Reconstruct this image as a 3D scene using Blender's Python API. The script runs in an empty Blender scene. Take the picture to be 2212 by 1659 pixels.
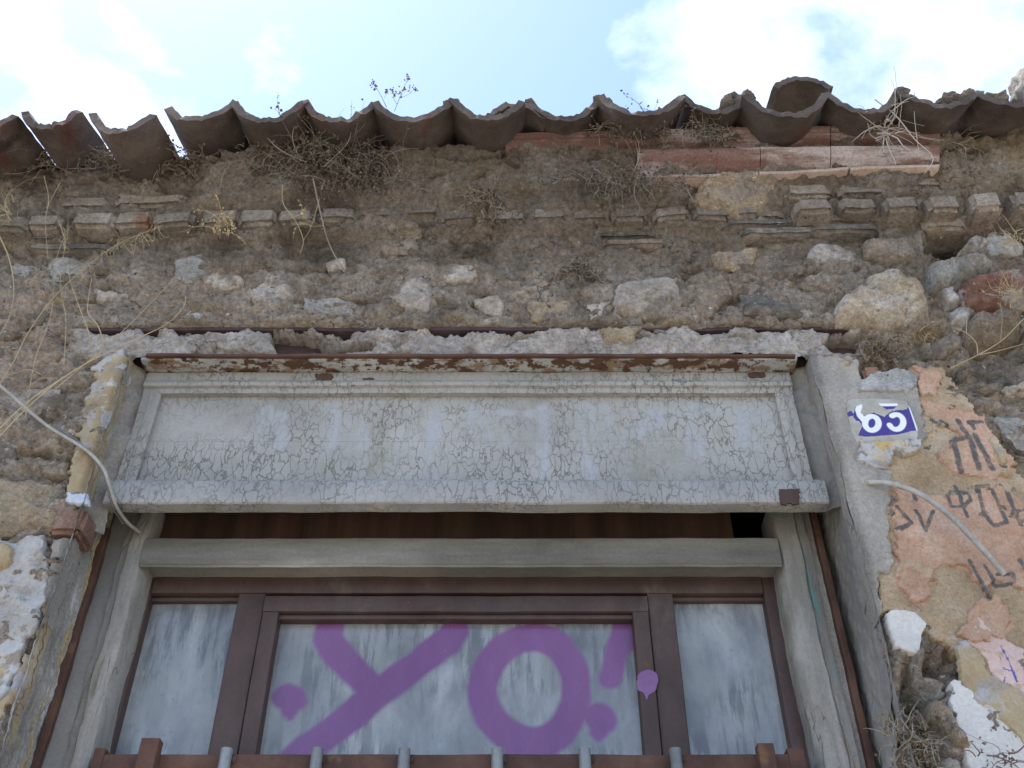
import bpy, bmesh, math, random
import numpy as np
from mathutils import Vector
random.seed(7); RNG = np.random.default_rng(7)
C = bpy.context.scene.collection
sc = bpy.context.scene
R = math.radians
# ------------------------------------------------------------------ camera, sky, sun, exposure
PITCH = R(41.0); FPX = 2235.0; CAMZ = 1.6; CAMD = 2.0        # facade plane is y = 0, camera 2 m in front of it
cam = bpy.data.cameras.new('camera'); cam.lens = 36 * FPX / 2212; cam.sensor_width = 36; cam.clip_start = .02; cam.clip_end = 3000
co = bpy.data.objects.new('camera', cam); C.objects.link(co)
co.location = (0, -CAMD, CAMZ); co.rotation_euler = (R(90) + PITCH, 0, 0)
sc.camera = co
SUN_EL, SUN_AZ = R(72), R(-75)                                # azimuth from +y (behind the house), negative = to the left
world = bpy.data.worlds.new('World'); sc.world = world; world.use_nodes = True
nt = world.node_tree; nt.nodes.clear()
_o = nt.nodes.new('ShaderNodeOutputWorld'); _b = nt.nodes.new('ShaderNodeBackground'); _s = nt.nodes.new('ShaderNodeTexSky')
_s.sky_type = 'NISHITA'; _s.sun_disc = False; _s.sun_elevation = SUN_EL; _s.sun_rotation = SUN_AZ; _s.air_density = 1.0; _s.dust_density = .55; _s.ozone_density = 1.0
_tc = nt.nodes.new('ShaderNodeTexCoord'); _mp = nt.nodes.new('ShaderNodeMapping'); _mp.inputs['Scale'].default_value = (1, 1, 1.5); _mp.inputs['Location'].default_value = (7.8, 1.6, 1.4)
_n = nt.nodes.new('ShaderNodeTexNoise'); _n.inputs['Scale'].default_value = 2.3; _n.inputs['Detail'].default_value = 9; _n.inputs['Roughness'].default_value = .55; _n.inputs['Distortion'].default_value = .3
_r = nt.nodes.new('ShaderNodeValToRGB'); _r.color_ramp.elements[0].position = .50; _r.color_ramp.elements[1].position = .74
_x = nt.nodes.new('ShaderNodeMix'); _x.data_type = 'RGBA'
nt.links.new(_tc.outputs['Generated'], _mp.inputs[0]); nt.links.new(_mp.outputs[0], _n.inputs['Vector']); nt.links.new(_n.outputs['Fac'], _r.inputs[0])
nt.links.new(_r.outputs[0], _x.inputs['Factor']); nt.links.new(_s.outputs[0], _x.inputs[6]); _x.inputs[7].default_value = (7.5, 7.6, 7.8, 1)
nt.links.new(_x.outputs[2], _b.inputs[0]); _b.inputs[1].default_value = .15; nt.links.new(_b.outputs[0], _o.inputs[0])
sd_ = bpy.data.lights.new('sun', 'SUN'); sd_.energy = 3.6; sd_.angle = R(.55); sd_.color = (1, .95, .87)
so_ = bpy.data.objects.new('sun', sd_); C.objects.link(so_); so_.location = (-4, 6, 12)
_dir = Vector((math.sin(SUN_AZ) * math.cos(SUN_EL), math.cos(SUN_AZ) * math.cos(SUN_EL), math.sin(SUN_EL)))
so_.rotation_euler = _dir.to_track_quat('Z', 'Y').to_euler()
vs = sc.view_settings; vs.view_transform = 'Standard'; vs.look = 'None'; vs.gamma = 1; vs.use_curve_mapping = False; vs.exposure = 1.32
sc.cycles.use_denoising = True; sc.cycles.max_bounces = 6
# ------------------------------------------------------------------ helpers
CP, SP = math.cos(PITCH), math.sin(PITCH)
def W(px, py, Y=2.0):
    """point at horizontal distance Y from the camera seen at a place measured on the 2212 x 1659 photograph"""
    u = (px - 1106) / FPX; v = (829.5 - py) / FPX
    t = Y / (CP - v * SP)
    return Vector((u * t, Y - CAMD, CAMZ + (SP + v * CP) * t))
def XZ(pts, Y=2.0): return np.array([(W(x, y, Y).x, W(x, y, Y).z) for x, y in pts])
def Zr(row, Y): return W(1106, row, Y).z
def pxm(row, Y): return (W(1107, row, Y).x - W(1106, row, Y).x)          # metres per photograph pixel, sideways
def hash2(ix, iy, s):
    h = (ix.astype(np.int64) * 374761393 + iy.astype(np.int64) * 668265263 + s * 974634777) & 0xffffffff
    h = ((h ^ (h >> 13)) * 1274126177) & 0xffffffff
    return ((h ^ (h >> 16)) & 0xffff) / 65535.0
def vnoise(x, y, s=0):
    ix = np.floor(x); iy = np.floor(y); fx = x - ix; fy = y - iy
    ux = fx * fx * fx * (fx * (fx * 6 - 15) + 10); uy = fy * fy * fy * (fy * (fy * 6 - 15) + 10)
    def g(dx, dy):
        a = hash2(ix + dx, iy + dy, s) * 6.2832
        return np.cos(a) * (fx - dx) + np.sin(a) * (fy - dy)
    a = g(0, 0) * (1 - ux) + g(1, 0) * ux; b = g(0, 1) * (1 - ux) + g(1, 1) * ux
    return (a * (1 - uy) + b * uy) * 1.5
def fbm(x, y, f=1.0, o=4, s=0, gain=.5):
    r = np.zeros_like(x); a = 1.0
    for i in range(o):
        r += a * vnoise(x * f + 17.3 * i, y * f - 9.1 * i, s + i); f *= 2.03; a *= gain
    return r
def ridged(x, y, f=1.0, o=3, s=0):
    r = np.zeros_like(x); a = 1.0
    for i in range(o):
        r += a * (1 - 2 * np.abs(vnoise(x * f + 5.7 * i, y * f + 3.3 * i, s + i))); f *= 2.1; a *= .5
    return r
def sstep(x, a, b):
    t = np.clip((x - a) / (b - a), 0, 1); return t * t * (3 - 2 * t)
def sdpoly(x, z, P):
    """signed distance to a polygon, positive inside"""
    d = np.full(x.shape, 1e9); ins = np.zeros(x.shape, bool); n = len(P)
    for i in range(n):
        ax, az = P[i]; bx, bz = P[(i + 1) % n]; ex, ez = bx - ax, bz - az
        t = np.clip(((x - ax) * ex + (z - az) * ez) / (ex * ex + ez * ez + 1e-12), 0, 1)
        d = np.minimum(d, (x - ax - t * ex) ** 2 + (z - az - t * ez) ** 2)
        c = ((az > z) != (bz > z)); ins ^= c & (x < ex * (z - az) / (ez if abs(ez) > 1e-12 else 1e-12) + ax)
    d = np.sqrt(d); return np.where(ins, d, -d)
def chaikin(P, k=2):
    P = np.asarray(P)
    for _ in range(k):
        Q = np.roll(P, -1, 0); P = np.stack([.75 * P + .25 * Q, .25 * P + .75 * Q], 1).reshape(-1, 2)
    return P
def sdline(x, z, L):
    d = np.full(x.shape, 1e9)
    for (ax, az), (bx, bz) in zip(L[:-1], L[1:]):
        ex, ez = bx - ax, bz - az
        t = np.clip(((x - ax) * ex + (z - az) * ez) / (ex * ex + ez * ez + 1e-12), 0, 1)
        d = np.minimum(d, (x - ax - t * ex) ** 2 + (z - az - t * ez) ** 2)
    return np.sqrt(d)
def mesh(name, V, F, mat=None, parent=None, smooth=True, attrs=None, sharp=None):
    V = np.asarray(V, np.float32); me = bpy.data.meshes.new(name)
    F = np.asarray(F) if not isinstance(F, list) else F
    if isinstance(F, list):
        me.from_pydata([tuple(v) for v in V], [], F)
    else:
        k = F.shape[1]; me.vertices.add(len(V)); me.vertices.foreach_set('co', V.ravel())
        me.loops.add(F.size); me.loops.foreach_set('vertex_index', F.ravel().astype(np.int32))
        me.polygons.add(len(F)); me.polygons.foreach_set('loop_start', np.arange(0, F.size, k, dtype=np.int32))
        me.update(calc_edges=True); me.validate()
    if attrs:
        for k, v in attrs.items():
            a = me.attributes.new(k, 'FLOAT', 'POINT'); a.data.foreach_set('value', np.asarray(v, np.float32))
    if smooth:
        me.polygons.foreach_set('use_smooth', np.ones(len(me.polygons), bool))
        if sharp: me.set_sharp_from_angle(angle=R(sharp))
    if mat: me.materials.append(mat)
    o = bpy.data.objects.new(name, me); C.objects.link(o)
    if parent: o.parent = parent
    return o
def tag(o, label=None, cat=None, group=None, kind=None):
    if label: o['label'] = label
    if cat: o['category'] = cat
    if group: o['group'] = group
    if kind: o['kind'] = kind
    return o
def thing(name, label, cat, group=None):
    o = bpy.data.objects.new(name, None); C.objects.link(o); o.empty_display_size = .05
    return tag(o, label, cat, group)
def gridfaces(nx, nz, keep=None):
    i = np.arange((nx - 1) * (nz - 1)); r, c = i // (nx - 1), i % (nx - 1); a = r * nx + c
    F = np.stack([a, a + 1, a + nx + 1, a + nx], 1)
    return F if keep is None else F[keep.ravel()]
def compact(V, F, attrs=None):
    u, inv = np.unique(F, return_inverse=True)
    return V[u], inv.reshape(F.shape), ({k: v[u] for k, v in attrs.items()} if attrs else None)
# ------------------------------------------------------------------ materials
class NB:
    def __init__(s, name):
        s.m = bpy.data.materials.new(name); s.m.use_nodes = True; s.nt = s.m.node_tree; s.nt.nodes.clear()
        s.out = s.n('OutputMaterial'); s.p = s.n('BsdfPrincipled'); s.l(s.p.outputs[0], s.out.inputs[0])
    def n(s, t, **k):
        x = s.nt.nodes.new('ShaderNode' + t)
        for a, b in k.items(): setattr(x, a, b)
        return x
    def l(s, a, b): s.nt.links.new(a, b)
    def coord(s, stretch=(1, 1, 1), rnd=True):
        t = s.n('TexCoord'); m = s.n('Mapping'); m.inputs['Scale'].default_value = stretch; s.l(t.outputs['Object'], m.inputs[0])
        return m.outputs[0]
    def noise(s, co, scale, detail=6, rough=.6, dist=0):
        x = s.n('TexNoise'); x.inputs['Scale'].default_value = scale; x.inputs['Detail'].default_value = detail; x.inputs['Roughness'].default_value = rough; x.inputs['Distortion'].default_value = dist
        s.l(co, x.inputs['Vector']); return x.outputs['Fac']
    def ramp(s, f, stops):
        r = s.n('ValToRGB'); e = r.color_ramp.elements
        while len(e) < len(stops): e.new(.5)
        for q, (p, c) in zip(e, stops): q.position = p; q.color = (*c, 1) if not isinstance(c, (int, float)) else (c, c, c, 1)
        s.l(f, r.inputs[0]); return r.outputs[0]
    def math(s, op, a, b=None, clamp=False):
        m = s.n('Math', operation=op, use_clamp=clamp)
        for i, v in enumerate((a, b)):
            if v is None: continue
            if isinstance(v, (int, float)): m.inputs[i].default_value = v
            else: s.l(v, m.inputs[i])
        return m.outputs[0]
    def mix(s, f, a, b, blend='MIX'):
        m = s.n('Mix', data_type='RGBA', blend_type=blend)
        for i, v in ((0, f), (6, a), (7, b)):
            if isinstance(v, (int, float)): m.inputs[i].default_value = v
            elif isinstance(v, tuple): m.inputs[i].default_value = (*v, 1)
            else: s.l(v, m.inputs[i])
        return m.outputs[2]
    def attr(s, name):
        a = s.n('Attribute'); a.attribute_name = name; return a.outputs['Fac']
    def bump(s, h, strength, dist, prev=None):
        b = s.n('Bump'); b.inputs['Strength'].default_value = strength; b.inputs['Distance'].default_value = dist; s.l(h, b.inputs['Height'])
        if prev is not None: s.l(prev, b.inputs['Normal'])
        return b.outputs[0]
def surf(name, stops, scale=8, stretch=(1, 1, 1), detail=8, rough=.92, specks=(), bumps=((60, .5, .004),), attrs=(), vary=.12, crack=None, big=.22, spec=.25, nrough=.62, metal=0, coat=0, grain=(150, .35)):
    b = NB(name); co = b.coord(stretch); c0 = b.coord()
    col = b.ramp(b.noise(co, scale, detail, nrough), stops)
    if big:
        g = b.ramp(b.noise(c0, 1.7, 4, .55), [(.3, 1 - big), (.7, 1 + big)]); g.node.color_ramp.elements[0].color = (1 - big,) * 3 + (1,)
        col = b.mix(1.0, col, g, 'MULTIPLY')
    for (sc_, lo, hi, c, st) in specks:
        f = b.ramp(b.noise(b.coord(st) if st else c0, sc_, 5, .65), [(lo, 0.), (hi, 1.)]); col = b.mix(f, col, c)
    nrm = None
    for (an, c, wear, lo, hi) in attrs:
        f = b.attr(an)
        if wear:
            w = b.math('MULTIPLY', b.math('SUBTRACT', b.noise(c0, wear[0], 5, .7), .5), wear[1]); f = b.math('ADD', f, w)
        f = b.ramp(f, [(lo, 0.), (hi, 1.)])
        if isinstance(c, list): c = b.ramp(b.noise(co, scale * 1.3, 6, .6), c)
        col = b.mix(f, col, c)
    if grain:
        gg = b.ramp(b.noise(c0, grain[0], 5, .78), [(.32, 1 - grain[1]), (.68, 1 + grain[1])]); col = b.mix(1.0, col, gg, 'MULTIPLY')
    if vary:
        oi = b.n('ObjectInfo'); h = b.n('HueSaturation'); v = b.math('ADD', b.math('MULTIPLY', oi.outputs['Random'], 2 * vary), 1 - vary)
        b.l(v, h.inputs['Value']); b.l(col, h.inputs['Color']); col = h.outputs[0]
    for (s_, st, d) in bumps:
        nrm = b.bump(b.noise(co if s_ > 0 else c0, abs(s_), 6, .65), st, d, nrm)
    if crack:
        cs, width, lo, hi, ccol, cstr, excl = crack
        cc = b.coord(cstr); wn = b.n('TexNoise'); wn.inputs['Scale'].default_value = cs * .9; wn.inputs['Detail'].default_value = 4; b.l(cc, wn.inputs['Vector'])
        mx = b.n('Mix', data_type='RGBA'); mx.blend_type = 'LINEAR_LIGHT'; mx.inputs[0].default_value = .35 / cs * 3; b.l(cc, mx.inputs[6]); b.l(wn.outputs['Color'], mx.inputs[7])
        v = b.n('TexVoronoi', feature='DISTANCE_TO_EDGE'); v.inputs['Scale'].default_value = cs; b.l(mx.outputs[2], v.inputs['Vector'])
        e = b.ramp(v.outputs['Distance'], [(0, 1.), (width, 0.)]); m = b.ramp(b.noise(c0, 5.5, 5, .6), [(lo, 0.), (hi, 1.)])
        f = b.math('MULTIPLY', e, m)
        if excl: f = b.math('MULTIPLY', f, b.math('SUBTRACT', 1.0, b.math('MULTIPLY', b.attr(excl), .92)))
        col = b.mix(b.math('MULTIPLY', f, .85), col, ccol)
        nrm = b.bump(b.math('SUBTRACT', 1.0, f), .6, .003, nrm)
    b.l(col, b.p.inputs['Base Color']); b.p.inputs['Roughness'].default_value = rough; b.p.inputs['Specular IOR Level'].default_value = spec; b.p.inputs['Metallic'].default_value = metal; b.p.inputs['Coat Weight'].default_value = coat
    if nrm is not None: b.l(nrm, b.p.inputs['Normal'])
    return b.m
RB = ((28, .7, .02), (80, .9, .010), (240, .8, .004))
M = {}
M['mortar'] = surf('mortar', [(.30, (.085, .068, .055)), (.42, (.205, .170, .138)), (.53, (.30, .255, .212)), (.62, (.40, .35, .298)), (.74, (.56, .51, .45))], 6.5, detail=14, nrough=.76, grain=(70, .42), specks=[(4, .56, .72, (.27, .19, .105), None), (5, .58, .70, (.145, .125, .108), None), (3.3, .57, .68, (.36, .275, .225), (1, 1, 1.6)), (46, .645, .70, (.54, .50, .45), None), (62, .62, .68, (.05, .042, .035), None)], bumps=RB, vary=0, attrs=[('pinkish', [(.35, (.27, .215, .17)), (.5, (.36, .285, .23)), (.65, (.50, .41, .335))], (3, .9), .5, 1.1), ('ochre', [(.35, (.22, .155, .085)), (.65, (.38, .285, .17))], (4, .8), .5, 1.1), ('limy', [(.3, (.25, .215, .19)), (.5, (.385, .345, .31)), (.7, (.52, .475, .435))], (9, .9), .3, .9), ('soil_shade', [(.35, (.085, .067, .052)), (.65, (.20, .165, .13))], (5, .8), .4, 1.1)], crack=(10, .022, .46, .60, (.035, .028, .024), (.8, 1, 1.5), None))
def stone(name, a, b_, c, sc_=9, st=(1, 1, 1), sp=(), v=.16, smear=.53): return surf(name, [(.32, a), (.5, b_), (.66, c)], sc_, st, detail=12, nrough=.74, specks=[(26, .6, .72, (.13, .11, .09), None), (55, .63, .7, (.55, .51, .46), None), *sp, (8, smear, smear + .07, (.27, .23, .19), None)], bumps=RB, vary=v, big=.15, grain=(80, .40), crack=(13, .016, .50, .62, (.06, .05, .042), (1, 1, 1.3), None))
M['pale'] = stone('pale_stone', (.34, .29, .24), (.46, .405, .35), (.58, .52, .46))
M['ochre_stone'] = stone('ochre_stone', (.25, .185, .12), (.36, .285, .20), (.47, .395, .305))
M['grey_stone'] = stone('grey_stone', (.22, .205, .185), (.34, .32, .295), (.48, .455, .425))
M['slate'] = stone('slate_stone', (.10, .092, .08), (.175, .16, .14), (.27, .25, .22), 14, (.5, 1, 2.6))
M['red_stone'] = stone('red_stone', (.15, .07, .05), (.23, .12, .09), (.32, .21, .17), 8, sp=[(11, .56, .62, (.42, .39, .37), None)], v=.05, smear=.64)
M['brown_stone'] = stone('brown_stone', (.14, .108, .08), (.22, .175, .135), (.30, .25, .20))
M['big_stone'] = stone('boulder_stone', (0.314, 0.228, 0.138), (0.475, 0.399, 0.314), (0.627, 0.580, 0.522), 10, (1, 1, 1.6), sp=[(6, .58, .7, (0.323, 0.209, 0.067), None)], v=0, smear=.68)
M['brick'] = surf('dusty_brick', [(.3, (0.175, 0.143, 0.115)), (.5, (0.262, 0.221, 0.184)), (.7, (0.340, 0.304, 0.267))], 10, grain=(110, .42), specks=[(7, .46, .58, (0.230, 0.193, 0.156), None), (8, .60, .7, (0.221, 0.124, 0.083), None), (40, .62, .7, (0.092, 0.078, 0.064), None)], bumps=RB, vary=.18)
M['red_brick'] = surf('red_brick', [(.3, (0.221, 0.123, 0.090)), (.6, (0.303, 0.190, 0.145)), (.8, (0.344, 0.275, 0.230))], 14, specks=[(40, .62, .7, (0.115, 0.076, 0.060), None)], bumps=RB, vary=.1)
PB = ((20, .35, .008), (75, .6, .005), (220, .5, .002))
M['cement'] = surf('grey_cement_render', [(.3, (0.190, 0.173, 0.154)), (.5, (0.262, 0.242, 0.216)), (.7, (0.334, 0.311, 0.280))], 6, (1, 1, .5), specks=[(9, .60, .75, (0.380, 0.347, 0.329), None), (110, .66, .72, (0.076, 0.065, 0.055), None), (5, .62, .72, (0.251, 0.195, 0.137), None)], bumps=PB, vary=.06, crack=(7, .012, .55, .7, (0.076, 0.065, 0.055), (1, 1, .6), None), grain=(140, .26))
M['dark_cement'] = surf('smooth_dark_cement', [(.3, (.155, .148, .138)), (.5, (.21, .203, .19)), (.7, (.275, .267, .252))], 5, (1, 1, .28), specks=[(120, .67, .72, (.10, .09, .08), None)], bumps=((30, .2, .005), (150, .3, .0015)), vary=.05, grain=(140, .14))
M['blue_cement'] = surf('bluish_rough_cement', [(.3, (0.220, 0.223, 0.220)), (.5, (0.330, 0.332, 0.326)), (.7, (0.440, 0.437, 0.422))], 12, specks=[(14, .62, .7, (0.280, 0.209, 0.123), None)], bumps=((26, 1, .02), (90, .6, .004)), vary=.03)
PINK = [(.3, (.33, .20, .135)), (.55, (.43, .28, .20)), (.75, (.50, .37, .29))]
M['sandy'] = surf('sandy_plaster', [(.3, (.25, .18, .11)), (.5, (.345, .26, .17)), (.7, (.43, .345, .25))], 10, specks=[(150, .6, .68, (.14, .10, .07), None), (7, .6, .7, (.45, .40, .34), None)], bumps=PB, vary=.05, attrs=[('pink', PINK, (16, .8), .35, .62), ('ink', (.10, .092, .09), (38, 1.5), .55, 1.3)], grain=(140, .26))
M['pink'] = surf('pink_plaster', PINK, 11, specks=[(13, .58, .66, (.36, .27, .18), None), (150, .62, .68, (.20, .12, .08), None)], bumps=PB, vary=.05, attrs=[('ink', (.10, .092, .09), (38, 1.5), .55, 1.3), ('blue', (.09, .085, .30), (50, 1.2), .6, 1.2)], grain=(140, .26))
M['rose'] = surf('rose_plaster', [(.3, (.50, .36, .33)), (.7, (.62, .48, .45))], 11, specks=[(20, .6, .68, (.40, .30, .22), None)], bumps=PB, vary=.03, attrs=[('blue', (.09, .085, .30), (50, 1.2), .6, 1.2)], grain=(140, .15))
M['yellow'] = surf('yellow_limewash', [(.3, (0.243, 0.184, 0.112)), (.5, (0.335, 0.261, 0.161)), (.7, (0.402, 0.342, 0.253))], 11, specks=[(12, .55, .63, (0.276, 0.239, 0.204), None), (7, .56, .62, (0.335, 0.325, 0.340), None), (16, .64, .7, (0.502, 0.453, 0.418), None)], bumps=PB, vary=.06, grain=(140, .15))
M['white'] = surf('white_plaster', [(.3, (0.391, 0.376, 0.353)), (.5, (0.484, 0.474, 0.455)), (.7, (0.550, 0.540, 0.525))], 6, specks=[(10, .64, .72, (0.400, 0.359, 0.298), None), (60, .70, .73, (0.166, 0.139, 0.109), None)], bumps=((15, .2, .006), (120, .25, .001)), vary=.02, grain=(140, .15))
M['white_worn'] = surf('worn_white_plaster', [(.3, (0.258, 0.241, 0.224)), (.5, (0.361, 0.353, 0.344)), (.7, (0.447, 0.447, 0.447))], 8, specks=[(11, .54, .62, (0.249, 0.215, 0.181), None), (6, .56, .64, (0.473, 0.344, 0.146), None), (9, .6, .67, (0.344, 0.387, 0.473), None), (40, .56, .66, (0.189, 0.172, 0.155), None)], bumps=((30, .6, .008), (110, .5, .003)), vary=.02, grain=(140, .15))
M['flake'] = surf('grey_flaking_paint', [(.3, (0.288, 0.284, 0.276)), (.5, (0.384, 0.376, 0.368)), (.7, (0.480, 0.468, 0.456))], 12, specks=[(15, .62, .7, (0.360, 0.253, 0.118), None), (60, .6, .68, (0.160, 0.146, 0.132), None)], bumps=PB, vary=.05, grain=(140, .15))
M['paleblue'] = surf('pale_blue_limewash', [(.3, (.36, .41, .50)), (.7, (.52, .56, .64))], 12, specks=[(20, .6, .68, (.5, .4, .25), None)], bumps=PB, vary=.03, grain=(140, .15))
M['tile'] = surf('weathered_roof_tile', [(.3, (0.066, 0.050, 0.042)), (.5, (0.118, 0.092, 0.078)), (.7, (0.178, 0.146, 0.126))], 7, specks=[(5, .58, .7, (0.125, 0.052, 0.036), (1, .4, 1)), (14, .64, .72, (0.187, 0.166, 0.141), None), (4, .6, .7, (0.038, 0.030, 0.027), None)], bumps=((35, .4, .006), (120, .5, .002)), vary=.18, grain=(140, .26))
M['crust'] = surf('lichen_crust', [(.35, (.13, .11, .095)), (.5, (.27, .245, .215)), (.7, (.42, .39, .35))], 22, bumps=RB, vary=.1)
M['cornice'] = surf('worn_red_cornice', [(.3, (0.106, 0.054, 0.043)), (.5, (0.170, 0.096, 0.079)), (.68, (0.238, 0.165, 0.144))], 6, (.35, 2.5, 2.5), specks=[(7, .5, .62, (0.399, 0.348, 0.338), (.35, 1, 1.6)), (12, .62, .7, (0.076, 0.057, 0.050), (.4, 1, 2))], bumps=((25, .25, .004), (120, .3, .001)), vary=.08, crack=(3.5, .008, .5, .6, (0.043, 0.030, 0.027), (1, .3, .5), None))
M['steel'] = surf('flaking_painted_steel', [(.3, (.27, .275, .275)), (.5, (.33, .34, .335)), (.7, (.40, .41, .40))], 6, rough=.75, specks=[(14, .50, .55, (.21, .15, .10), (1, 1.5, 1)), (19, .50, .55, (.085, .045, .026), (1, 1.3, 1)), (40, .60, .64, (.05, .025, .015), None)], bumps=((18, .5, .004), (90, .5, .002)), vary=0, grain=(120, .13))
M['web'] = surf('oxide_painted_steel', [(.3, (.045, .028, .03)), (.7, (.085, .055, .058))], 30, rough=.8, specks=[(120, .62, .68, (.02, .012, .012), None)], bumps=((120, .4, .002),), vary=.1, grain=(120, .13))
M['rust'] = surf('rusty_steel', [(.3, (0.051, 0.025, 0.020)), (.5, (0.085, 0.043, 0.031)), (.7, (0.128, 0.066, 0.043))], 11, rough=.8, specks=[(7, .60, .70, (0.145, 0.081, 0.043), None)], bumps=((60, .4, .002),), vary=.08, spec=.35, grain=(120, .13))
M['paint'] = surf('cracked_grey_paint', [(.3, (0.252, 0.244, 0.229)), (.5, (0.309, 0.300, 0.284)), (.7, (0.358, 0.349, 0.332))], 5, (.6, 1, .9), grain=(130, .10), rough=.7, specks=[(8, .60, .72, (0.256, 0.248, 0.219), (1, 1, .35)), (26, .70, .73, (0.143, 0.089, 0.059), (.5, 1, 1.4)), (3.4, .66, .72, (0.248, 0.237, 0.212), None)], bumps=((16, .16, .008), (90, .3, .0012), (12, .25, .004)), vary=.05, big=.12, crack=(46, .055, .33, .55, (0.113, 0.104, 0.087), (1.1, 1, .5), 'ghost'), attrs=[('ghost', (.335, .345, .368), (14, .5), .2, 1.0), ('bare', (0.181, 0.111, 0.066), (40, .8), .4, .6)])
M['wood'] = surf('dirty_grey_painted_wood', [(.3, (0.116, 0.108, 0.093)), (.5, (0.180, 0.171, 0.149)), (.7, (0.245, 0.233, 0.207))], 5, (.5, 1, 3), rough=.8, specks=[(3.2, .53, .68, (.105, .10, .09), (.6, 1, 1)), (4, .60, .70, (.36, .355, .335), (.3, 1, 2)), (6, .58, .7, (0.116, 0.104, 0.085), (.4, 1, 1)), (60, .68, .72, (0.073, 0.052, 0.036), None)], bumps=((20, .2, .004), (120, .3, .001)), vary=.06, grain=(120, .13))
M['jamb'] = surf('weathered_jamb_paint', [(.3, (0.180, 0.169, 0.151)), (.5, (0.259, 0.248, 0.227)), (.7, (0.338, 0.328, 0.310))], 7, (3, 2, .35), rough=.85, specks=[(3.4, .54, .68, (.15, .14, .12), (1.5, 1, .5)), (8, .60, .68, (0.158, 0.122, 0.086), (2.4, 2, .35)), (7, .61, .67, (0.144, 0.259, 0.245), (2.2, 2, .3)), (5, .66, .72, (0.302, 0.202, 0.137), (2.5, 2, .4))], bumps=((22, .5, .006), (90, .4, .002)), vary=.05, crack=(14, .02, .5, .62, (0.072, 0.061, 0.050), (2, 1, .35), None), grain=(120, .13))
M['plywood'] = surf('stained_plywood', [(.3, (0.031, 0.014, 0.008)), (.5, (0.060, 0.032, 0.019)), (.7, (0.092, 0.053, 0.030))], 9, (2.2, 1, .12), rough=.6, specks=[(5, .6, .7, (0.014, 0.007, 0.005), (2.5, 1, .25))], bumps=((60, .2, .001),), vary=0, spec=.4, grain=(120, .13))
M['brown'] = surf('brown_painted_metal', [(.3, (0.046, 0.026, 0.023)), (.5, (0.067, 0.041, 0.036)), (.7, (0.089, 0.058, 0.051))], 9, (1, 1, .5), rough=.6, specks=[(3.4, .55, .70, (.04, .03, .029), (1, 1, .6)), (6, .58, .72, (0.107, 0.079, 0.068), (1, 1, .5)), (30, .66, .7, (0.102, 0.041, 0.020), None)], bumps=((40, .15, .002), (140, .2, .0008)), vary=.05, spec=.4, grain=(120, .13))
M['bar'] = surf('galvanised_bar', [(.3, (0.136, 0.145, 0.153)), (.7, (0.255, 0.264, 0.272))], 20, (1, 1, .4), rough=.5, bumps=((80, .2, .001),), vary=.06, metal=.3, grain=(120, .13))
M['cable_grey'] = surf('pale_grey_cable', [(.3, (0.268, 0.256, 0.232)), (.7, (0.415, 0.403, 0.372))], 30, rough=.6, specks=[(60, .6, .66, (0.244, 0.220, 0.183), None)], bumps=((120, .2, .0006),), vary=.05, grain=(120, .13))
M['cable_dark'] = surf('dark_grey_cable', [(.3, (.10, .095, .09)), (.7, (.19, .18, .165))], 30, rough=.6, bumps=((120, .2, .0006),), vary=.05, grain=(120, .13))
M['straw'] = surf('dry_straw', [(.3, (.33, .25, .13)), (.7, (.50, .41, .25))], 12, bumps=(), vary=.15, grain=None)
M['twig'] = surf('dry_twig', [(.3, (.20, .16, .12)), (.7, (.40, .35, .28))], 12, bumps=(), vary=.15, grain=None)
M['root'] = surf('pale_root', [(.3, (.34, .31, .27)), (.7, (.50, .47, .43))], 12, bumps=(), vary=.1, grain=None)
M['deadleaf'] = surf('dead_leaf', [(.3, (.075, .058, .042)), (.5, (.14, .11, .08)), (.7, (.27, .22, .155))], 40, bumps=(), vary=.15, grain=None)
M['purple'] = surf('purple_dry_stem', [(.3, (.14, .085, .10)), (.7, (.25, .16, .17))], 20, bumps=(), vary=.1, grain=None)
M['asphalt'] = surf('asphalt', [(.3, (.045, .045, .045)), (.7, (.07, .068, .065))], 30, bumps=((200, .5, .004),), vary=0)
M['paving'] = surf('street_paving', [(.3, (.27, .24, .20)), (.7, (.36, .325, .275))], 6, bumps=((120, .4, .003),), vary=.08)
M['room'] = surf('dark_interior', [(.3, (.05, .045, .04)), (.7, (.09, .08, .07))], 3, bumps=(), vary=0, grain=None)
M['deck'] = surf('roof_boards', [(.3, (.07, .055, .045)), (.7, (.13, .105, .085))], 6, bumps=((60, .4, .003),), vary=.1)
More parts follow.
